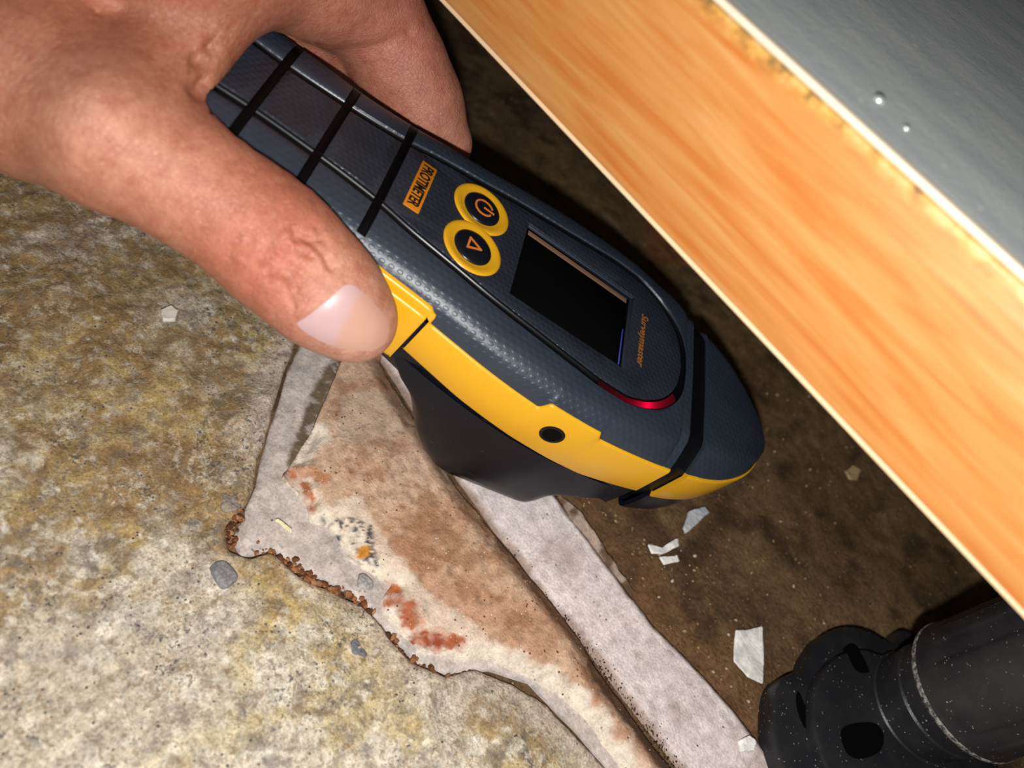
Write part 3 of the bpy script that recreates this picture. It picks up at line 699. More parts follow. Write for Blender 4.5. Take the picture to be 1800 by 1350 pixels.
strip_mesh('band_frame', xs_list(20, 54.8, 1.4), band_frame, M_yel, meter, False)
def button_prof(x):
    w = float(hw(x)) + .55 * (1 - st(51.2, 52.6, x)); return [(w - 2, 10.6), (w + .3, 10.6), (w + 1.0, 11.2), (w + 1.2, 12.2), (w + 1.0, 24), (w + 1.2, 35.5), (w + .7, 37.2), (w - .2, 37.6), (w - 3, 37.2)]
strip_mesh('side_button', xs_list(22, 52.7, 1.4), button_prof, M_yel, meter, False)
def end_face(name, x, lo, hi, mat):
    w = float(hw(x)); V = [((x) * SC, -(w + k) * SC, -z * SC) for k, z in [(1.2, lo), (1.2, hi), (-2, hi), (-2, lo)]]
    V += [((x - .4) * SC, -(w + k) * SC, -z * SC) for k, z in [(1.2, lo), (1.2, hi), (-2, hi), (-2, lo)]]
    return mesh_obj(name, V, [(0, 1, 2, 3), (7, 6, 5, 4), (0, 4, 5, 1), (1, 5, 6, 2), (2, 6, 7, 3), (3, 7, 4, 0)], mat, meter, False)
end_face('button_end', 52.75, 10.8, 37.0, M_yel)
def lower_prof(x):
    w = float(hw(x)) - .9 * st(58, 66, x) * (1 - st(146, 154, x)); b, z = zbot(x) - 1, zbase(x)
    return [(w - 2, b - 14), (w - .7, b - 2), (w - .4, b), (w - .5, b + 3), (w - 1.0, b + (z - b) * .5), (w - 2.0, z - 3.4), (w - 3.4, z - 1.5), (w - 6, z - .4), (w - 10, z), (0, z + .4)]
strip_mesh('lower_shell', xs_list(-82, SEAM0 + .4, 3), lower_prof, M_navy, meter)

# nose cap
cx = xs_list(SEAM1, 197, 1.6) + [197.5 + 17.85 * math.sin(k / 22 * math.pi / 2) for k in range(1, 23)]
def cap_top(x): q = top_prof(x); return [(0, ztop(x))] + q
cx0 = [SEAM1 - .05] + cx
strip_mesh('cap_top', cx0, folded(cap_top, SEAM1), M_shell, meter)
strip_mesh('cap_band', cx0, folded(lambda x: [(max(0, y), z) for y, z in band_prof(x)], SEAM1), M_yel, meter)
strip_mesh('cap_base', cx0, folded(lambda x: [(max(0, y), z) for y, z in lower_prof(x)], SEAM1), M_navy, meter)
# back end closing
V = [(-82 * SC, s * y * SC, -z * SC) for s in (-1, 1) for y, z in (top_prof(-82) + lower_prof(-82)[1:])]
k_ = len(V) // 2
mesh_obj('end_cap', V, [tuple(range(k_)) + tuple(range(2 * k_ - 1, k_ - 1, -1))], M_navy, meter, False)

# groove floor and its light
def groove_pts(n=64):
    """near-side path of the groove from the back to the nose, both lips"""
    xs = list(np.linspace(-82, 128, n)) ; inn = [(x, float(ph(x))) for x in xs]; out = [(x, float(pg(x))) for x in xs]
    for k in range(1, 41):
        a = k / 40 * math.pi / 2; xi = 128 + 28.7 * math.sin(a); xo = 128 + 31.7 * math.sin(a)
        inn.append((xi, float(ph(xi)) if k < 40 else 0.0)); out.append((xo, float(pg(xo)) if k < 40 else 0.0))
    return inn, out
inn, out = groove_pts()
def groove_strip(name, i0, i1, z, mat, sgns=(-1, 1), lo=-.5, hi=1.5):
    V, Fc = [], []
    for s in sgns:
        o = len(V)
        for i in range(i0, i1 + 1):
            (xa, ya), (xb, yb) = inn[i], out[i]; d = np.array([xb - xa, yb - ya]); d = d / (np.linalg.norm(d) + 1e-9)
            for (k, zz) in ([(.0, .28), (.05, z), (.5, z - .1), (.9, z), (1.04, .8)] if lo < 0 else [(lo, z), (.18, z), (.5, z - .15), (.82, z), (hi, z)]):
                px = xa + (xb - xa) * k; py = ya + (yb - ya) * k; V.append((px * SC, s * max(py, 0) * SC, -zz * SC))
        for i in range(i1 - i0):
            for j in range(4): f = (o + i * 5 + j, o + i * 5 + j + 1, o + (i + 1) * 5 + j + 1, o + (i + 1) * 5 + j); Fc.append(f if s < 0 else f[::-1])
    return mesh_obj(name, V, Fc, mat, meter, True)
NG = len(inn) - 1
groove_strip('groove_trim', 0, NG, 1.9, M_gloss)
tr = NT('red_indicator'); sepn = tr.n('ShaderNodeSeparateXYZ'); tcn = tr.n('ShaderNodeTexCoord'); tr.put(sepn.inputs[0], tcn.outputs['Object'])
dd = tr.math('DIVIDE', tr.math('SUBTRACT', sepn.outputs[0], float(141.5 * SC)), float(2.8 * SC)); fall = tr.math('DIVIDE', 1.0, tr.math('ADD', 1.0, tr.math('POWER', tr.math('ABSOLUTE', dd), 2.0)))
tr.setb(Base_Color=lin(36, 5, 10), Roughness=.2); tr.put(tr.b.inputs['Emission Color'], lin(255, 4, 62)); tr.put(tr.b.inputs['Emission Strength'], tr.math('MULTIPLY', fall, 1.0)); M_red = tr.m
i_led0 = min(range(len(inn)), key=lambda i: abs(inn[i][0] - 118)); i_led1 = min(range(len(inn)), key=lambda i: abs(inn[i][0] - 153.0))
tag(groove_strip('indicator_light', i_led0, i_led1, .85, M_red, (-1,), .16, .9), 'red glowing indicator strip')

# grip pads between the bars
def pad(name, a, b, mat):
    xs = [a] + [x for x in np.arange(math.ceil(a) + .5, b - .3, 3)] + [b]; V, Fc = [], []
    n = 7
    for i, x in enumerate(xs):
        w = float(ph(x)); e = .5 if i in (0, len(xs) - 1) else 0
        for (y, z) in [(-w, 1.8), (-w, .5), (-w + .7, .0 + e * .6), (0, .0 + e * .6), (w - .7, .0 + e * .6), (w, .5), (w, 1.8)]: V.append((x * SC, y * SC, -z * SC))
    for i in range(len(xs) - 1):
        for j in range(n - 1): Fc.append((i * n + j, (i + 1) * n + j, (i + 1) * n + j + 1, i * n + j + 1))
    Fc.append(tuple(range(n))); Fc.append(tuple(range(len(V) - 1, len(V) - n - 1, -1)))
    return mesh_obj(name, V, Fc, mat, meter, True, None, 30)
edges = [-82] + [e for b in BARS for e in (b - BW, b + BW)]
for i in range(0, len(edges) - 1, 2): pad('grip_pad', edges[i], edges[i + 1], M_panel)
# bars
def grip_bar(b):
    V, Fc = [], []; w = float(hw(b)); yl = w - 4.6; ys = np.linspace(-yl, yl, 29); n = 7
    def zs(y):
        q = top_prof(b); return 0.0 if abs(y) < q[0][0] else float(np.interp(abs(y), [k[0] for k in q], [k[1] for k in q]))
    for y in ys:
        z0 = zs(y) + .55
        for dx, dz in [(-BW, 1.8), (-BW + .05, .1), (-BW + .4, -.12), (0, -.2), (BW - .4, -.12), (BW - .05, .1), (BW, 1.8)]: V.append(((b + dx) * SC, y * SC, -(z0 + dz) * SC))
    for i in range(len(ys) - 1):
        for j in range(n - 1): Fc.append((i * n + j, i * n + j + 1, (i + 1) * n + j + 1, (i + 1) * n + j))
    Fc.append(tuple(range(n - 1, -1, -1))); Fc.append(tuple(range(len(V) - n, len(V))))
    return mesh_obj('grip_bar', V, Fc, M_bar, meter, True, None, 40)
for b in BARS: grip_bar(b)

# face panel with the display cut-out
SX0, SX1, SY0, SY1 = 75.0, 129.2, -20.6, 20.3
ctr = (101.0, 0.0)
pts = [(float(BARS[2] + BW), y) for y in np.linspace(-16.6, 16.6, 9)]
right = [(x, float(ph(x))) for x, _ in inn if x > BARS[2] + BW + .5]
ol = pts + right + [(x, -y) for x, y in right[::-1][1:]]
angs = [math.atan2(y - ctr[1], x - ctr[0]) for x, y in ol] + [math.atan2(y, x - ctr[0]) for x in (SX0, SX1) for y in (SY0, SY1)]
angs = sorted(set(round(a, 6) for a in angs))
def hit_poly(a):
    dx, dy = math.cos(a), math.sin(a); best = None
    for i in range(len(ol)):
        (x0, y0), (x1, y1) = ol[i], ol[(i + 1) % len(ol)]; ex, ey = x1 - x0, y1 - y0; den = dx * ey - dy * ex
        if abs(den) < 1e-12: continue
        t = ((x0 - ctr[0]) * ey - (y0 - ctr[1]) * ex) / den; s = ((x0 - ctr[0]) * dy - (y0 - ctr[1]) * dx) / den
        if t > 0 and -1e-6 <= s <= 1 + 1e-6 and (best is None or t > best): best = t
    return np.array([ctr[0] + dx * best, ctr[1] + dy * best])
def hit_rect(a):
    dx, dy = math.cos(a), math.sin(a); t = 1e9
    if abs(dx) > 1e-9: t = min(t, ((SX1 if dx > 0 else SX0) - ctr[0]) / dx)
    if abs(dy) > 1e-9: t = min(t, ((SY1 if dy > 0 else SY0) - ctr[1]) / dy)
    return np.array([ctr[0] + dx * t, ctr[1] + dy * t])
V, Fc = [], []; rows = 9; na = len(angs)
for a in angs:
    po, pi_ = hit_poly(a), hit_rect(a); inw = (pi_ - po) / (np.linalg.norm(pi_ - po) + 1e-9)
    for (p, z) in [(po, 1.9), (po, .4), (po + inw * .15, .12), (po + inw * .5, 0), (po * .5 + pi_ * .5, 0), (pi_ - inw * .35, 0), (pi_, .2), (pi_, .9), (pi_ + inw * .2, 1.6)]: V.append((p[0] * SC, p[1] * SC, -z * SC))
for i in range(na):
    k = (i + 1) % na
    for j in range(rows - 1): Fc.append((i * rows + j, k * rows + j, k * rows + j + 1, i * rows + j + 1))
mesh_obj('face_panel', V, Fc, M_panel, meter, True, None, 35)
def slab_local(name, x0, x1, y0, y1, z0, z1, mat, parent, bev=.2, rot=None):
    bm = bmesh.new(); bmesh.ops.create_cube(bm, size=1.0)
    for v in bm.verts: v.co = Vector(((x0 + (v.co.x + .5) * (x1 - x0)) * SC, (y0 + (v.co.y + .5) * (y1 - y0)) * SC, -(z0 + (.5 - v.co.z) * (z1 - z0)) * SC))
    bmesh.ops.bevel(bm, geom=bm.edges[:], offset=bev * SC, segments=2, affect='EDGES', profile=.5)
    Vv = [tuple(v.co) for v in bm.verts]; Ff = [[v.index for v in f.verts] for f in bm.faces]; bm.free()
    return mesh_obj(name, Vv, Ff, mat, parent, True, None, 40)
M_tan = simple('painted_reflection', lin(128, 98, 76), .35)
disp = slab_local('display', SX0 - .3, SX1 + .3, SY0 - .3, SY1 + .3, .75, 2.4, M_glass, meter, .1)
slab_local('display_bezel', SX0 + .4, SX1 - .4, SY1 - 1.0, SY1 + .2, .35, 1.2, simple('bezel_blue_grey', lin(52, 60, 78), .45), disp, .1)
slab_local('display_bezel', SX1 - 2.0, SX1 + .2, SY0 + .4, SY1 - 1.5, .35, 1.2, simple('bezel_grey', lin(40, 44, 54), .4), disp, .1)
slab_local('painted_reflection', SX0 + 1.0, SX1 - 3.2, SY1 - 5.6, SY1 - 3.0, .68, 1.1, M_tan, disp, .1)  # tan strip paints the wooden rail's reflection onto the display
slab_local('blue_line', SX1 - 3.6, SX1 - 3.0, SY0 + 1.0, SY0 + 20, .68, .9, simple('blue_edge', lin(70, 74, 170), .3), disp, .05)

# maker's plate and lettering
def text_obj(name, body, size, mat, parent, loc, rotz, z, bold=0.0, sx=1.0, shear=0.0, extr=.05):
    cu = bpy.data.curves.new(name, 'FONT'); cu.body = body; cu.size = 1.0; cu.align_x = 'CENTER'; cu.align_y = 'CENTER'; cu.offset = bold; cu.extrude = .02; cu.shear = shear; cu.resolution_u = 3
    o = bpy.data.objects.new(name, cu); COL.objects.link(o); dg = bpy.context.evaluated_depsgraph_get()
    me = bpy.data.meshes.new_from_object(o.evaluated_get(dg)); bpy.data.objects.remove(o); bpy.data.curves.remove(cu)
    xs = [v.co.x for v in me.vertices]; ys = [v.co.y for v in me.vertices]
    cx_, cy_ = (max(xs) + min(xs)) / 2, (max(ys) + min(ys)) / 2; wx, wy = max(xs) - min(xs), max(ys) - min(ys)
    me.materials.clear(); me.materials.append(mat)
    lx, ly = size                                # final extent along reading direction and along letter height
    for v in me.vertices:
        a = (v.co.x - cx_) / wx * lx; b = (v.co.y - cy_) / wy * ly; zz = v.co.z / .02 * extr
        # reading direction = -y (towards the near side), letter tops towards +x
        ca, sa = math.cos(rotz), math.sin(rotz); X, Yy = b, -a
        v.co = ((loc[0] + X * ca - Yy * sa) * SC, (loc[1] + X * sa + Yy * ca) * SC, (-z + zz) * SC)
    ob = bpy.data.objects.new(name, me); return link(ob, parent)
plate_ = slab_local('maker_label', 28.1, 34.4, -12.6, 13.9, -.35, .4, M_label, meter, .3)
text_obj('lettering', 'PROTIMETER', (23.4, 4.5), M_blk, plate_, (31.2, .6), 0, -.40, .030)
text_obj('model_lettering', 'Surveymaster', (29.0, 4.6), M_orgd, meter, (135.2, -.2), 0.0, -.02, .012, 1, .16)

# buttons
def disc_local(name, prof, cx_, cy_, mat, parent, seg=48, sx=1.0):
    V, Fc = [], []
    for r, z in prof:
        for i in range(seg): t = i / seg * 2 * math.pi; V.append(((cx_ + r * sx * math.cos(t)) * SC, (cy_ + r * math.sin(t)) * SC, -z * SC))
    for j in range(len(prof) - 1):
        for i in range(seg): k = (i + 1) % seg; Fc.append((j * seg + i, j * seg + k, (j + 1) * seg + k, (j + 1) * seg + i))
    Fc.append(tuple(range((len(prof) - 1) * seg, len(prof) * seg)))
    return mesh_obj(name, V, Fc, mat, parent, True, None, 50)
BT = [(55.2, 10.2), (56.6, -11.2)]
for cx_, cy_ in BT:
    disc_local('button_bezel', [(12.0, .3), (11.8, -.25), (11.1, -.55), (10.4, -.6), (9.2, -.35), (8.0, -.05), (7.3, .0), (7.2, .0)], cx_, cy_, M_yel, meter)
for q, (cx_, cy_) in enumerate(BT):
    bt = disc_local('button', [(7.6, .0), (7.55, -.35), (7.1, -.7), (6.0, -.95), (4.0, -1.1), (2.0, -1.17), (.5, -1.2)], cx_, cy_, M_btn, meter)
    V, Fc = [], []
    def seg_(P, w, closed=False):
        n = len(P)
        for i in range(n if closed else n - 1):
            a, b = np.array(P[i], float), np.array(P[(i + 1) % n], float); d = (b - a) / (np.linalg.norm(b - a) + 1e-9); nr = np.array([-d[1], d[0]]) * w / 2; o = len(V)
            a = a - d * w * .3; b = b + d * w * .3
            for p in (a + nr, a - nr, b - nr, b + nr): V.append(((cx_ + p[0]) * SC, (cy_ + p[1]) * SC, 1.42 * SC - max(0, (np.hypot(*p) - 2)) * .06 * SC))
            for p in (a + nr, a - nr, b - nr, b + nr): V.append(((cx_ + p[0]) * SC, (cy_ + p[1]) * SC, .9 * SC))
            Fc.extend([(o, o + 1, o + 2, o + 3), (o, o + 4, o + 5, o + 1), (o + 1, o + 5, o + 6, o + 2), (o + 2, o + 6, o + 7, o + 3), (o + 3, o + 7, o + 4, o)])
    if q == 0:
        seg_([(.3 + 3.6 * math.cos(t), 3.6 * math.sin(t)) for t in np.linspace(.5, 2 * math.pi - .5, 30)], .75); seg_([(0.4, 0), (4.6, 0)], .75)
        mesh_obj('power_symbol', V, Fc, M_org, bt, False)
    else:
        seg_([(-2.3, 2.6), (-2.3, -2.6), (2.8, 0)], .8, True); mesh_obj('triangle_symbol', V, Fc, M_org, bt, False)

# round socket in the near side band
def ring_side(name, xc, zc, prof, mat, parent, seg=36):
    w = float(hw(xc)) + .95; ang = math.atan2(float(hw(xc + 4) - hw(xc - 4)), 8); V, Fc = [], []
    for r, dpt in prof:
        for i in range(seg):
            t = i / seg * 2 * math.pi; a = r * math.cos(t); V.append(((xc + a) * SC, -(w + a * math.tan(ang) - dpt) * SC, -(zc + r * math.sin(t)) * SC))
    for j in range(len(prof) - 1):
        for i in range(seg): k = (i + 1) % seg; Fc.append((j * seg + i, j * seg + k, (j + 1) * seg + k, (j + 1) * seg + i))
    Fc.append(tuple(range((len(prof) - 1) * seg, len(prof) * seg)))
    return mesh_obj(name, V, Fc, mat, parent, True, None, 50)
sock = ring_side('round_socket', 114.6, 20.0, [(4.9, .2), (4.8, -.2), (4.4, -.35), (3.9, -.3), (3.7, -.15), (3.6, -.1)], M_gloss, meter)
ring_side('socket_hole', 114.6, 20.0, [(3.72, -.12), (3.4, -.16), (2.6, -.16), (2.2, -.2), (1.0, -.2)], M_hole, sock)

# sensor foot under the body, flat on the ground
RINGS = [(52, 163, 35, 35, 60, 2), (54, 162.5, 39, 40, 60, 2), (60, 162, 44.5, 46.5, 60, 3), (66, 157, 49, 50.5, 60, 6), (71.5, 151, 56, 54.3, 60, 8), (75.5, 148, 63, 58.5, 60, 9), (80.5, 146.8, 70, 63.5, 60, 9.5), (87, 146.2, 77, 69.5, 60, 9.5), (93, 145.4, 81.7, 73, 43.6, 9), (97.5, 143.8, 84.5, 75.2, 42.4, 8.5), (101, 141.6, 85.6, 76.4, 40.6, 8), (106, 138, 85.6, 77.2, 37.5, 7)]
V, Fc = [], []; NS = 12
for j_, (xb, xf, zb1, zf1, yh, r) in enumerate(RINGS):
    yh = min(yh, 49.5); ring_ = []
    for (qx, qy, a0) in [(xf - r, yh - r, 0), (xb + r, yh - r, 90), (xb + r, -yh + r, 180), (xf - r, -yh + r, 270)]:
        for k in range(NS):
            a = math.radians(a0 + 90 * k / (NS - 1)); x = qx + r * math.cos(a); y = qy + r * math.sin(a)
            ring_.append((x, y))
        if a0 in (0, 180): xa_, xe_ = (xf - r, xb + r) if a0 == 0 else (xb + r, xf - r); ring_ += [(xa_ + (xe_ - xa_) * q / 16, yh if a0 == 0 else -yh) for q in range(1, 16)]
    for x, y in ring_:
            z = zb1 + (zf1 - zb1) * (x - xb) / (xf - xb); lim = float(hw(x)) - .1 - .0021 * max(0, z - 36) ** 2 - (.9 * st(150, 161, x) + .9 * (1 - st(54, 64, x))) * (1 - st(48, 56, z)); y = y / yh * lim if j_ < 8 else max(-lim, min(lim, y)); V.append((x * SC, y * SC, -z * SC))
n = 4 * NS + 30
for j in range(len(RINGS) - 1):
    for i in range(n): k = (i + 1) % n; Fc.append((j * n + i, (j + 1) * n + i, (j + 1) * n + k, j * n + k))
Fc.append(tuple(range((len(RINGS) - 1) * n, len(RINGS) * n)))
mesh_obj('sensor_foot', V, Fc, M_navy, meter, True, None, 50)

# ------------------------------------------------------------------ hand (one continuous skin surface)
MI = np.array(MM.inverted())
def P3(px, py, d): return deep(px, py, d * 1e-3) * 1e3      # mm, world
bones = []       # (a, b, ra, rb) round cones, mm
def chain(js):
    for (a, b) in zip(js[:-1], js[1:]): bones.append((P3(*a[:3]), P3(*b[:3]), a[3], b[3]))
# joints: px, py, depth mm, radius mm
THUMB = [(-190, 10, 150, 22), (70, 158, 142, 15.6), (203, 234, 140, 13.5), (335, 320, 144, 11.2), (440, 392, 148, 11.2), (504, 447, 151, 11.6), (574, 515, 154, 10.9), (624, 563, 157, 8.8)]
INDEX = [(360, -130, 141, 14.5), (540, -44, 165, 12.4), (658, 30, 184, 11.6), (700, 110, 192, 11.4), (735, 180, 199, 11.0), (776, 252, 206, 8.4)]
MIDDLE = [(330, -150, 150, 14), (540, 20, 185, 12), (600, 110, 200, 10.5), (680, 190, 210, 9.5), (740, 250, 218, 8)]
RING = [(240, -170, 160, 13), (440, 30, 195, 11), (520, 120, 212, 10), (600, 200, 220, 8)]
LITTLE = [(150, -170, 168, 12), (330, 20, 200, 9.5), (400, 110, 214, 8.5), (470, 180, 222, 7.5)]
PALM = [[(-190, 10, 150, 22), (100, -120, 150, 22), (360, -130, 141, 14.5)],
        [(-150, 0, 160, 24), (150, -140, 160, 18), (330, -150, 150, 15)],
        [(60, 140, 143, 13), (170, 20, 167, 13), (360, -130, 141, 14.5)],
        [(215, 205, 143, 8), (306, 118, 146, 7), (345, 50, 148, 6.5), (430, -50, 150, 9)],
        [(-100, -100, 175, 20), (240, -170, 160, 13), (150, -170, 168, 12)]]
ARM = [(-190, 0, 155, 25), (-620, -160, 150, 27), (-1300, -420, 140, 33)]
BUMPS = [(185, 225, 127, 8.5, 2.8), (505, 425, 140, 8, .7), (100, 190, 128, 8, .5)]
TINTS = [(500, 450, 140, 15, 1.0, (186, 98, 78)), (600, 470, 146, 8, .6, (214, 164, 130)), (640, 590, 150, 13, .7, (212, 164, 146)), (200, 215, 127, 13, .6, (212, 156, 130)),
         (340, 90, 150, 20, .8, (140, 82, 58)), (60, 40, 140, 26, .5, (182, 108, 78)), (760, 60, 175, 20, .6, (190, 108, 92)), (800, 240, 205, 14, .7, (208, 146, 118)), (430, 480, 150, 10, .5, (184, 104, 82)), (400, 320, 140, 16, .4, (200, 132, 102))]  # dark brown web tint puts the hollow's shade into the skin colour
CREASES = [([(470, 400), (520, 420), (560, 420)], 141, .7, 1.0), ([(430, 430), (480, 450), (530, 480)], 141, .8, .95), ([(455, 415), (500, 435), (545, 450)], 141, .7, .9), ([(420, 470), (470, 490), (520, 510)], 143, .7, .8), ([(485, 395), (520, 408), (565, 440), (585, 470)], 141, .7, .8), ([(440, 445), (470, 470), (500, 500), (515, 540)], 142, .7, .7), ([(410, 375), (440, 420), (455, 470)], 141, .6, .5), ([(390, 365), (415, 410), (430, 450)], 141, .5, .4), ([(560, 400), (575, 430), (580, 470)], 142, .6, .5),

           ([(365, 40), (350, 100), (352, 155)], 150, 1.6, 1.6), ([(395, 20), (372, 80), (362, 140)], 150, 1.2, 1.1), ([(598, 95), (660, 85), (720, 60)], 178, 1.4, .7), ([(330, 80), (338, 150)], 148, 1.0, .6)]
NAIL = [(523, 570), (540, 556), (580, 525), (610, 500), (640, 515), (668, 545), (682, 575), (679, 598), (664, 612), (645, 617), (600, 612), (555, 595)]
for ch in (THUMB, INDEX, MIDDLE, RING, LITTLE, ARM): chain(ch)
NTH = len(THUMB) - 1
for ch in PALM: chain(ch)
lo = np.min([np.minimum(a - ra, b - rb) for a, b, ra, rb in bones], 0) - 6; hi = np.max([np.maximum(a + ra, b + rb) for a, b, ra, rb in bones], 0) + 6
GS = 1.15
nx, ny, nz = [int(v) + 1 for v in np.ceil((hi - lo) / GS)]
ax = [(lo[i] + GS * np.arange(k)).astype(np.float32) for i, k in enumerate((nx, ny, nz))]
GX, GY, GZ = np.meshgrid(*ax, indexing='ij')
def cone(a, b, ra, rb, X, Y, Z):
    d = b - a; L2 = float(d @ d); t = np.clip(((X - a[0]) * d[0] + (Y - a[1]) * d[1] + (Z - a[2]) * d[2]) / L2, 0, 1)
    return np.sqrt((X - a[0] - t * d[0]) ** 2 + (Y - a[1] - t * d[1]) ** 2 + (Z - a[2] - t * d[2]) ** 2) - (ra + (rb - ra) * t)
def smin(a, b, k):
    h = np.clip(.5 + .5 * (b - a) / k, 0, 1); return b * (1 - h) + a * h - k * h * (1 - h)
def field(X, Y, Z):
    groups = []
    i = 0
    for ch, k in ((THUMB, 5), (INDEX, 4), (MIDDLE, 4), (RING, 4), (LITTLE, 4), (ARM, 6)):
        g = None
        for _ in range(len(ch) - 1):
            c_ = cone(*bones[i], X, Y, Z); g = c_ if g is None else smin(g, c_, k); i += 1
        groups.append(g)
    palm = None
    for bn in bones[i:]:
        c_ = cone(*bn, X, Y, Z); palm = c_ if palm is None else smin(palm, c_, 7)
    palm = smin(palm, groups[5], 10)
    fing = np.minimum(np.minimum(groups[1], groups[2]), np.minimum(groups[3], groups[4]))
    f = smin(palm, fing, 5); f = smin(f, groups[0], 8)
    return f
Fd = field(GX, GY, GZ)
for (px, py, d, r, amt) in BUMPS:
    q = P3(px, py, d); Fd -= amt * np.exp(-((GX - q[0]) ** 2 + (GY - q[1]) ** 2 + (GZ - q[2]) ** 2) / (r * r))
# keep the meter out of the flesh
lx = (MI[0, 0] * GX + MI[0, 1] * GY + MI[0, 2] * GZ + MI[0, 3] * 1e3) / (SC * 1e3); ly = (MI[1, 0] * GX + MI[1, 1] * GY + MI[1, 2] * GZ + MI[1, 3] * 1e3) / (SC * 1e3); lz = -(MI[2, 0] * GX + MI[2, 1] * GY + MI[2, 2] * GZ + MI[2, 3] * 1e3) / (SC * 1e3)
wv = np.interp(lx, HWX, HWY)
dm_ = np.maximum(np.maximum(np.abs(ly) - wv - 1.0, np.maximum(-lz - .6, lz - 50)), np.maximum(-83 - lx, lx - 217)) * SC * 1e3
rr = 4.0
dm2 = np.sqrt(np.maximum(np.abs(ly) - wv + 5, 0) ** 2 + np.maximum(-lz + 5.0, 0) ** 2) * SC * 1e3 - 6.0 * SC * 1e3
dm_ = np.maximum(dm_, np.where((lz < 6), dm2, -99))
Fd = np.maximum(Fd, -(dm_ - .1))
def surface_nets(f):
    s = f < 0; nx, ny, nz = f.shape
    cs = np.zeros((nx - 1, ny - 1, nz - 1), np.int8)
    for a in (0, 1):
        for b in (0, 1):
            for c_ in (0, 1): cs += s[a:nx - 1 + a, b:ny - 1 + b, c_:nz - 1 + c_]
    act = (cs > 0) & (cs < 8); idx = -np.ones(act.shape, np.int64); I = np.argwhere(act); idx[act] = np.arange(len(I))
    acc = np.zeros((len(I), 3)); cnt = np.zeros(len(I)); cr = [(a, b, c_) for a in (0, 1) for b in (0, 1) for c_ in (0, 1)]
    for p in cr:
        for axx in range(3):
            if p[axx]: continue
            q = list(p); q[axx] = 1
            fa = f[I[:, 0] + p[0], I[:, 1] + p[1], I[:, 2] + p[2]]; fb = f[I[:, 0] + q[0], I[:, 1] + q[1], I[:, 2] + q[2]]
            x = (fa < 0) != (fb < 0); t = np.where(x, fa / (fa - fb + 1e-12), 0)
            e = np.array(p, float)[None].repeat(len(I), 0); e[:, axx] = t; acc += np.where(x[:, None], e, 0); cnt += x
    V = I + acc / cnt[:, None]
    Q = []
    for axx in range(3):
        a1, a2 = (axx + 1) % 3, (axx + 2) % 3
        sl0 = [slice(None)] * 3; sl1 = [slice(None)] * 3; sl0[axx] = slice(0, -1); sl1[axx] = slice(1, None)
        ch_ = s[tuple(sl0)] != s[tuple(sl1)]; E = np.argwhere(ch_); E = E[(E[:, a1] > 0) & (E[:, a2] > 0)]
        E = E[(E[:, a1] < f.shape[a1] - 1) & (E[:, a2] < f.shape[a2] - 1)]
        def g(d1, d2): q = E.copy(); q[:, a1] -= d1; q[:, a2] -= d2; return idx[q[:, 0], q[:, 1], q[:, 2]]
        quad = np.stack([g(1, 1), g(0, 1), g(0, 0), g(1, 0)], 1); inn_ = s[E[:, 0], E[:, 1], E[:, 2]]
        quad[~inn_] = quad[~inn_][:, ::-1]; Q.append(quad)
    return V, np.concatenate(Q)
HV, HQ = surface_nets(Fd)
HV = lo + HV * GS
# relax, then cut skin folds
nb = np.concatenate([HQ[:, [0, 1]], HQ[:, [1, 2]], HQ[:, [2, 3]], HQ[:, [3, 0]]])
for _ in range(3):
    acc = np.zeros_like(HV); cn = np.zeros(len(HV)); np.add.at(acc, nb[:, 0], HV[nb[:, 1]]); np.add.at(cn, nb[:, 0], 1); np.add.at(acc, nb[:, 1], HV[nb[:, 0]]); np.add.at(cn, nb[:, 1], 1)
    HV = HV * .5 + .5 * acc / np.maximum(cn, 1)[:, None]
def near(px, py, d, r):
    q = P3(px, py, d); return np.exp(-((HV - q) ** 2).sum(1) / (r * r))
sk = np.array([rgb(172, 112, 90)]).repeat(len(HV), 0); red = rgb(196, 104, 84); pale = rgb(232, 186, 160)
for (px, py, d, r, amt, cc) in TINTS:
    k = np.clip(near(px, py, d, r) * amt, 0, 1)[:, None]; sk = sk * (1 - k) + np.array(rgb(*cc)) * k
th = NT('skin'); c = th.co(); base = th.attr(); mott = th.noise(c, 260, 5, .6)
colr = th.mix(th.ramp(mott, [(.38, 0.0), (.66, .6)]), base, lin(152, 80, 58)); fine = th.noise(c, 900, 4, .6)
colr = th.mix(th.ramp(fine, [(.4, 0.0), (.75, .28)]), colr, lin(200, 150, 118))
th.setb(Base_Color=colr, Roughness=th.ramp(mott, [(.35, .46), (.7, .36)])); th.b.inputs['Specular IOR Level'].default_value = .7
th.b.inputs['Subsurface Weight'].default_value = .18; th.b.inputs['Subsurface Radius'].default_value = (1.0, .35, .2); th.b.inputs['Subsurface Scale'].default_value = .0016
vw = th.voro(c, 1100, 1.0, 'DISTANCE_TO_EDGE'); vv = th.ramp(vw, [(0.0, 0.0), (.12, 1.0)])
# long fine wrinkles run across the thumb
axis = bones[4][1] - bones[2][0]; axis = Vector(axis / np.linalg.norm(axis))
q_ = axis.to_track_quat('X', 'Z').to_euler(); mpn = th.n('ShaderNodeMapping', _vector_type='TEXTURE'); tcn = th.n('ShaderNodeTexCoord'); th.put(mpn.inputs[0], tcn.outputs['Object']); mpn.inputs['Rotation'].default_value = q_; mpn.inputs['Scale'].default_value = (.33, 1, 1)
wr = th.noise(mpn.outputs[0], 480, 6, .72, .5)
n1 = th.bump(wr, .6, .0005); n2 = th.bump(vv, .45, .00014, n1); n2 = th.bump(th.noise(c, 700, 4, .7), .35, .0004, n2); th.put(th.b.inputs['Normal'], n2)
hand = mesh_obj('hand', HV * 1e-3, HQ, th.m, None, True, sk)
tag(hand, 'bare left hand gripping the meter, thumb on its yellow side button', 'hand')
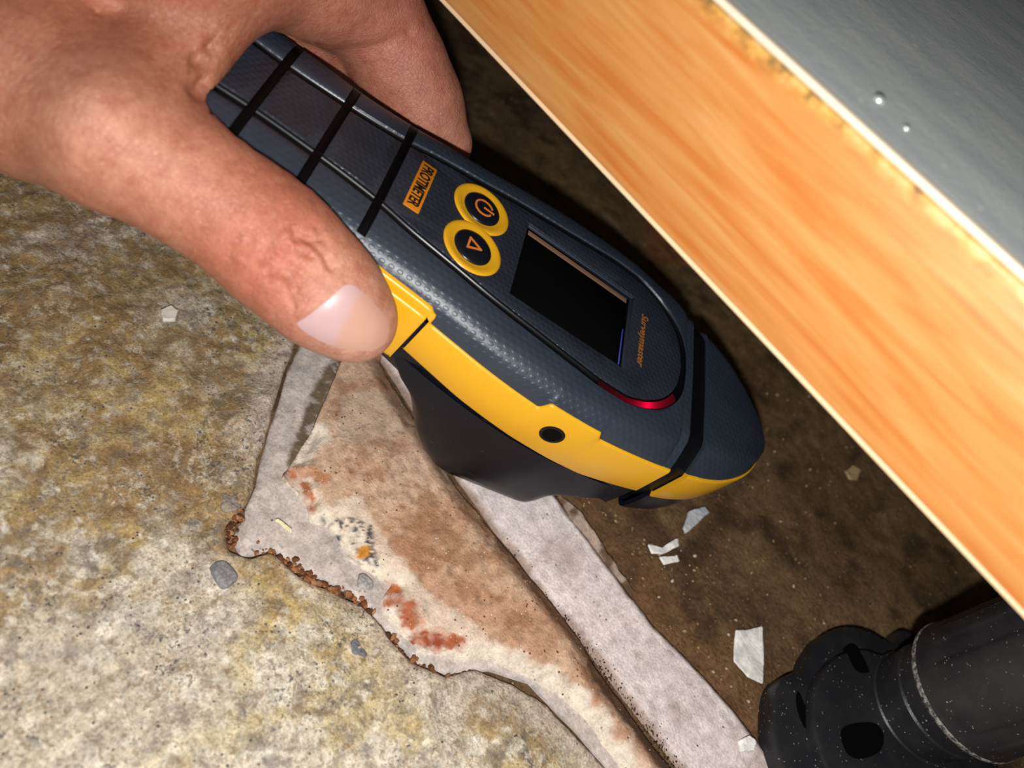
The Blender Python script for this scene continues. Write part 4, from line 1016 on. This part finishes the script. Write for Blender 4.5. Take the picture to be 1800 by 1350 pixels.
# creases across the thumb knuckle and in the web
sd = hand.modifiers.new('smooth', 'SUBSURF'); sd.levels = 1; sd.render_levels = 1
dg = bpy.context.evaluated_depsgraph_get(); me2 = bpy.data.meshes.new_from_object(hand.evaluated_get(dg)); hand.modifiers.clear()
old = hand.data; hand.data = me2; bpy.data.meshes.remove(old); me2.name = 'hand'
HV = np.empty(len(me2.vertices) * 3); me2.vertices.foreach_get('co', HV); HV = HV.reshape(-1, 3) * 1e3
HQ = np.empty(len(me2.polygons) * 4, int); me2.polygons.foreach_get('vertices', HQ); HQ = HQ.reshape(-1, 4)
me = hand.data; nv = len(me.vertices); no = np.empty(nv * 3); me.vertices.foreach_get('normal', no); no = no.reshape(-1, 3)
off = np.zeros(nv)
rngc = np.random.RandomState(5)
for pts, d, w, dep in CREASES:
    P = [P3(px, py, d) for px, py in pts]; dist = np.full(nv, 1e9)
    for a, b in zip(P[:-1], P[1:]):
        e = b - a; t = np.clip(((HV - a) @ e) / (e @ e), 0, 1); q = HV - a - t[:, None] * e
        # measure across the sight line so the fold lies on the skin
        vd = (a - C * 1e3); vd /= np.linalg.norm(vd); q = q - (q @ vd)[:, None] * vd * .975
        dist = np.minimum(dist, np.linalg.norm(q, axis=1))
    off -= dep * np.exp(-(dist / w) ** 2)
cv = (HV * 1e-3 - C) @ RW; vx = CX + F * cv[:, 0] / cv[:, 2]; vy = CY + F * cv[:, 1] / cv[:, 2]
al, ac = (vx - 500) * .82 + (vy - 445) * .57, -(vx - 500) * .57 + (vy - 445) * .82      # along / across the thumb
ax_ = np.abs(cv[:, 2] * 1e3 - 142) < 9
kn = np.exp(-((al + 5) / 62) ** 2 - (ac / 85) ** 2) * ax_
rid = 1 - 2 * np.abs(2 * fbm(al * 1.25 + 900, ac * .8 + 900, 30, 3, 201) - 1)
off += kn * .45 * rid
sh_ = np.exp(-((al + 150) / 120) ** 2) * np.exp(-(ac / 110) ** 2) * ax_
off += sh_ * .16 * (1 - 2 * np.abs(2 * fbm(al + .25 * ac + 900, ac * .22 + 900, 15, 3, 207) - 1))
wb = np.exp(-((vx - 345) / 60) ** 2 - ((vy - 95) / 70) ** 2) * (cv[:, 2] < .165)
off += wb * .6 * (1 - 2 * np.abs(2 * fbm((vx + .35 * vy) * 1.5 + 900, vy * .35 + 900, 36, 3, 211) - 1))
HV2 = HV + no * off[:, None]; me.vertices.foreach_set('co', (HV2 * 1e-3).ravel()); me.update()
# thumbnail laid on the skin
bv = BVHTree.FromPolygons([tuple(v) for v in HV2 * 1e-3], [tuple(q) for q in HQ])
NP = NAIL; nc = np.mean(np.array(NP), 0)
V, Fc = [], []; rings = 9; nn = 0
spn = []
for i in range(len(NP)):
    p0, p1, p2, p3 = [np.array(NP[(i + k) % len(NP)], float) for k in (-1, 0, 1, 2)]
    for j in range(5):
        t = j / 5; spn.append(.5 * ((2 * p1) + (p2 - p0) * t + (2 * p0 - 5 * p1 + 4 * p2 - p3) * t * t + (3 * p1 - p0 - 3 * p2 + p3) * t ** 3))
nn = len(spn)
for k in range(rings):
    f = 1 - k / rings
    for p in spn:
        q = nc + (p - nc) * f; r = Vector(ray(*q)).normalized(); h_ = bv.ray_cast(Vector(C), r)
        hp = np.array(h_[0]) if h_[0] is not None else deep(q[0], q[1], .152)
        nrm = np.array(h_[1]) if h_[0] is not None else -np.array(r)
        lift = .00012 if k == 0 else (.00042 if k == 1 else .0005); V.append(hp - np.array(r) * lift * .6 + nrm * lift * .4)
h_ = bv.ray_cast(Vector(C), Vector(ray(*nc)).normalized()); V.append(np.array(h_[0]) - ray(*nc) / np.linalg.norm(ray(*nc)) * .0005)
V = np.array(V)
for k in range(rings - 1):
    for i in range(nn): j = (i + 1) % nn; Fc.append((k * nn + i, k * nn + j, (k + 1) * nn + j, (k + 1) * nn + i))
Fc += [((rings - 1) * nn + i, (rings - 1) * nn + (i + 1) % nn, rings * nn) for i in range(nn)]
# smooth the plate
adj = [[] for _ in range(len(V))]
for f in Fc:
    for a, b in zip(f, f[1:] + f[:1]): adj[a].append(b); adj[b].append(a)
for _ in range(6):
    V[nn:] = np.array([.5 * V[i] + .5 * V[adj[i]].mean(0) for i in range(nn, len(V))])
cols_n = np.zeros((len(V), 3)); tipdir = np.array([150., 70.]); tipdir /= np.linalg.norm(tipdir)
for i in range(len(V)):
    k = i // nn if i < rings * nn else rings; p = nc + (spn[i % nn] - nc) * (1 - k / rings) if k < rings else nc
    s_ = ((p - nc) @ tipdir) / 80
    k_n = float(sm(-.25, .0, np.array(s_))); cols_n[i] = rgb(186, 154, 154) * (1 - k_n) + rgb(190, 146, 130) * k_n  # pale lavender base half paints the nail's flash highlight into its colour
tnl = NT('nail'); tnl.setb(Base_Color=tnl.attr(), Roughness=.42); tnl.b.inputs['Subsurface Weight'].default_value = .15; tnl.b.inputs['Subsurface Scale'].default_value = .001
tnl.put(tnl.b.inputs['Normal'], tnl.bump(tnl.noise(tnl.co((300, 300, 300)), 3, 3), .12, .0003))
mesh_obj('thumbnail', V, Fc, tnl.m, hand, True, cols_n)
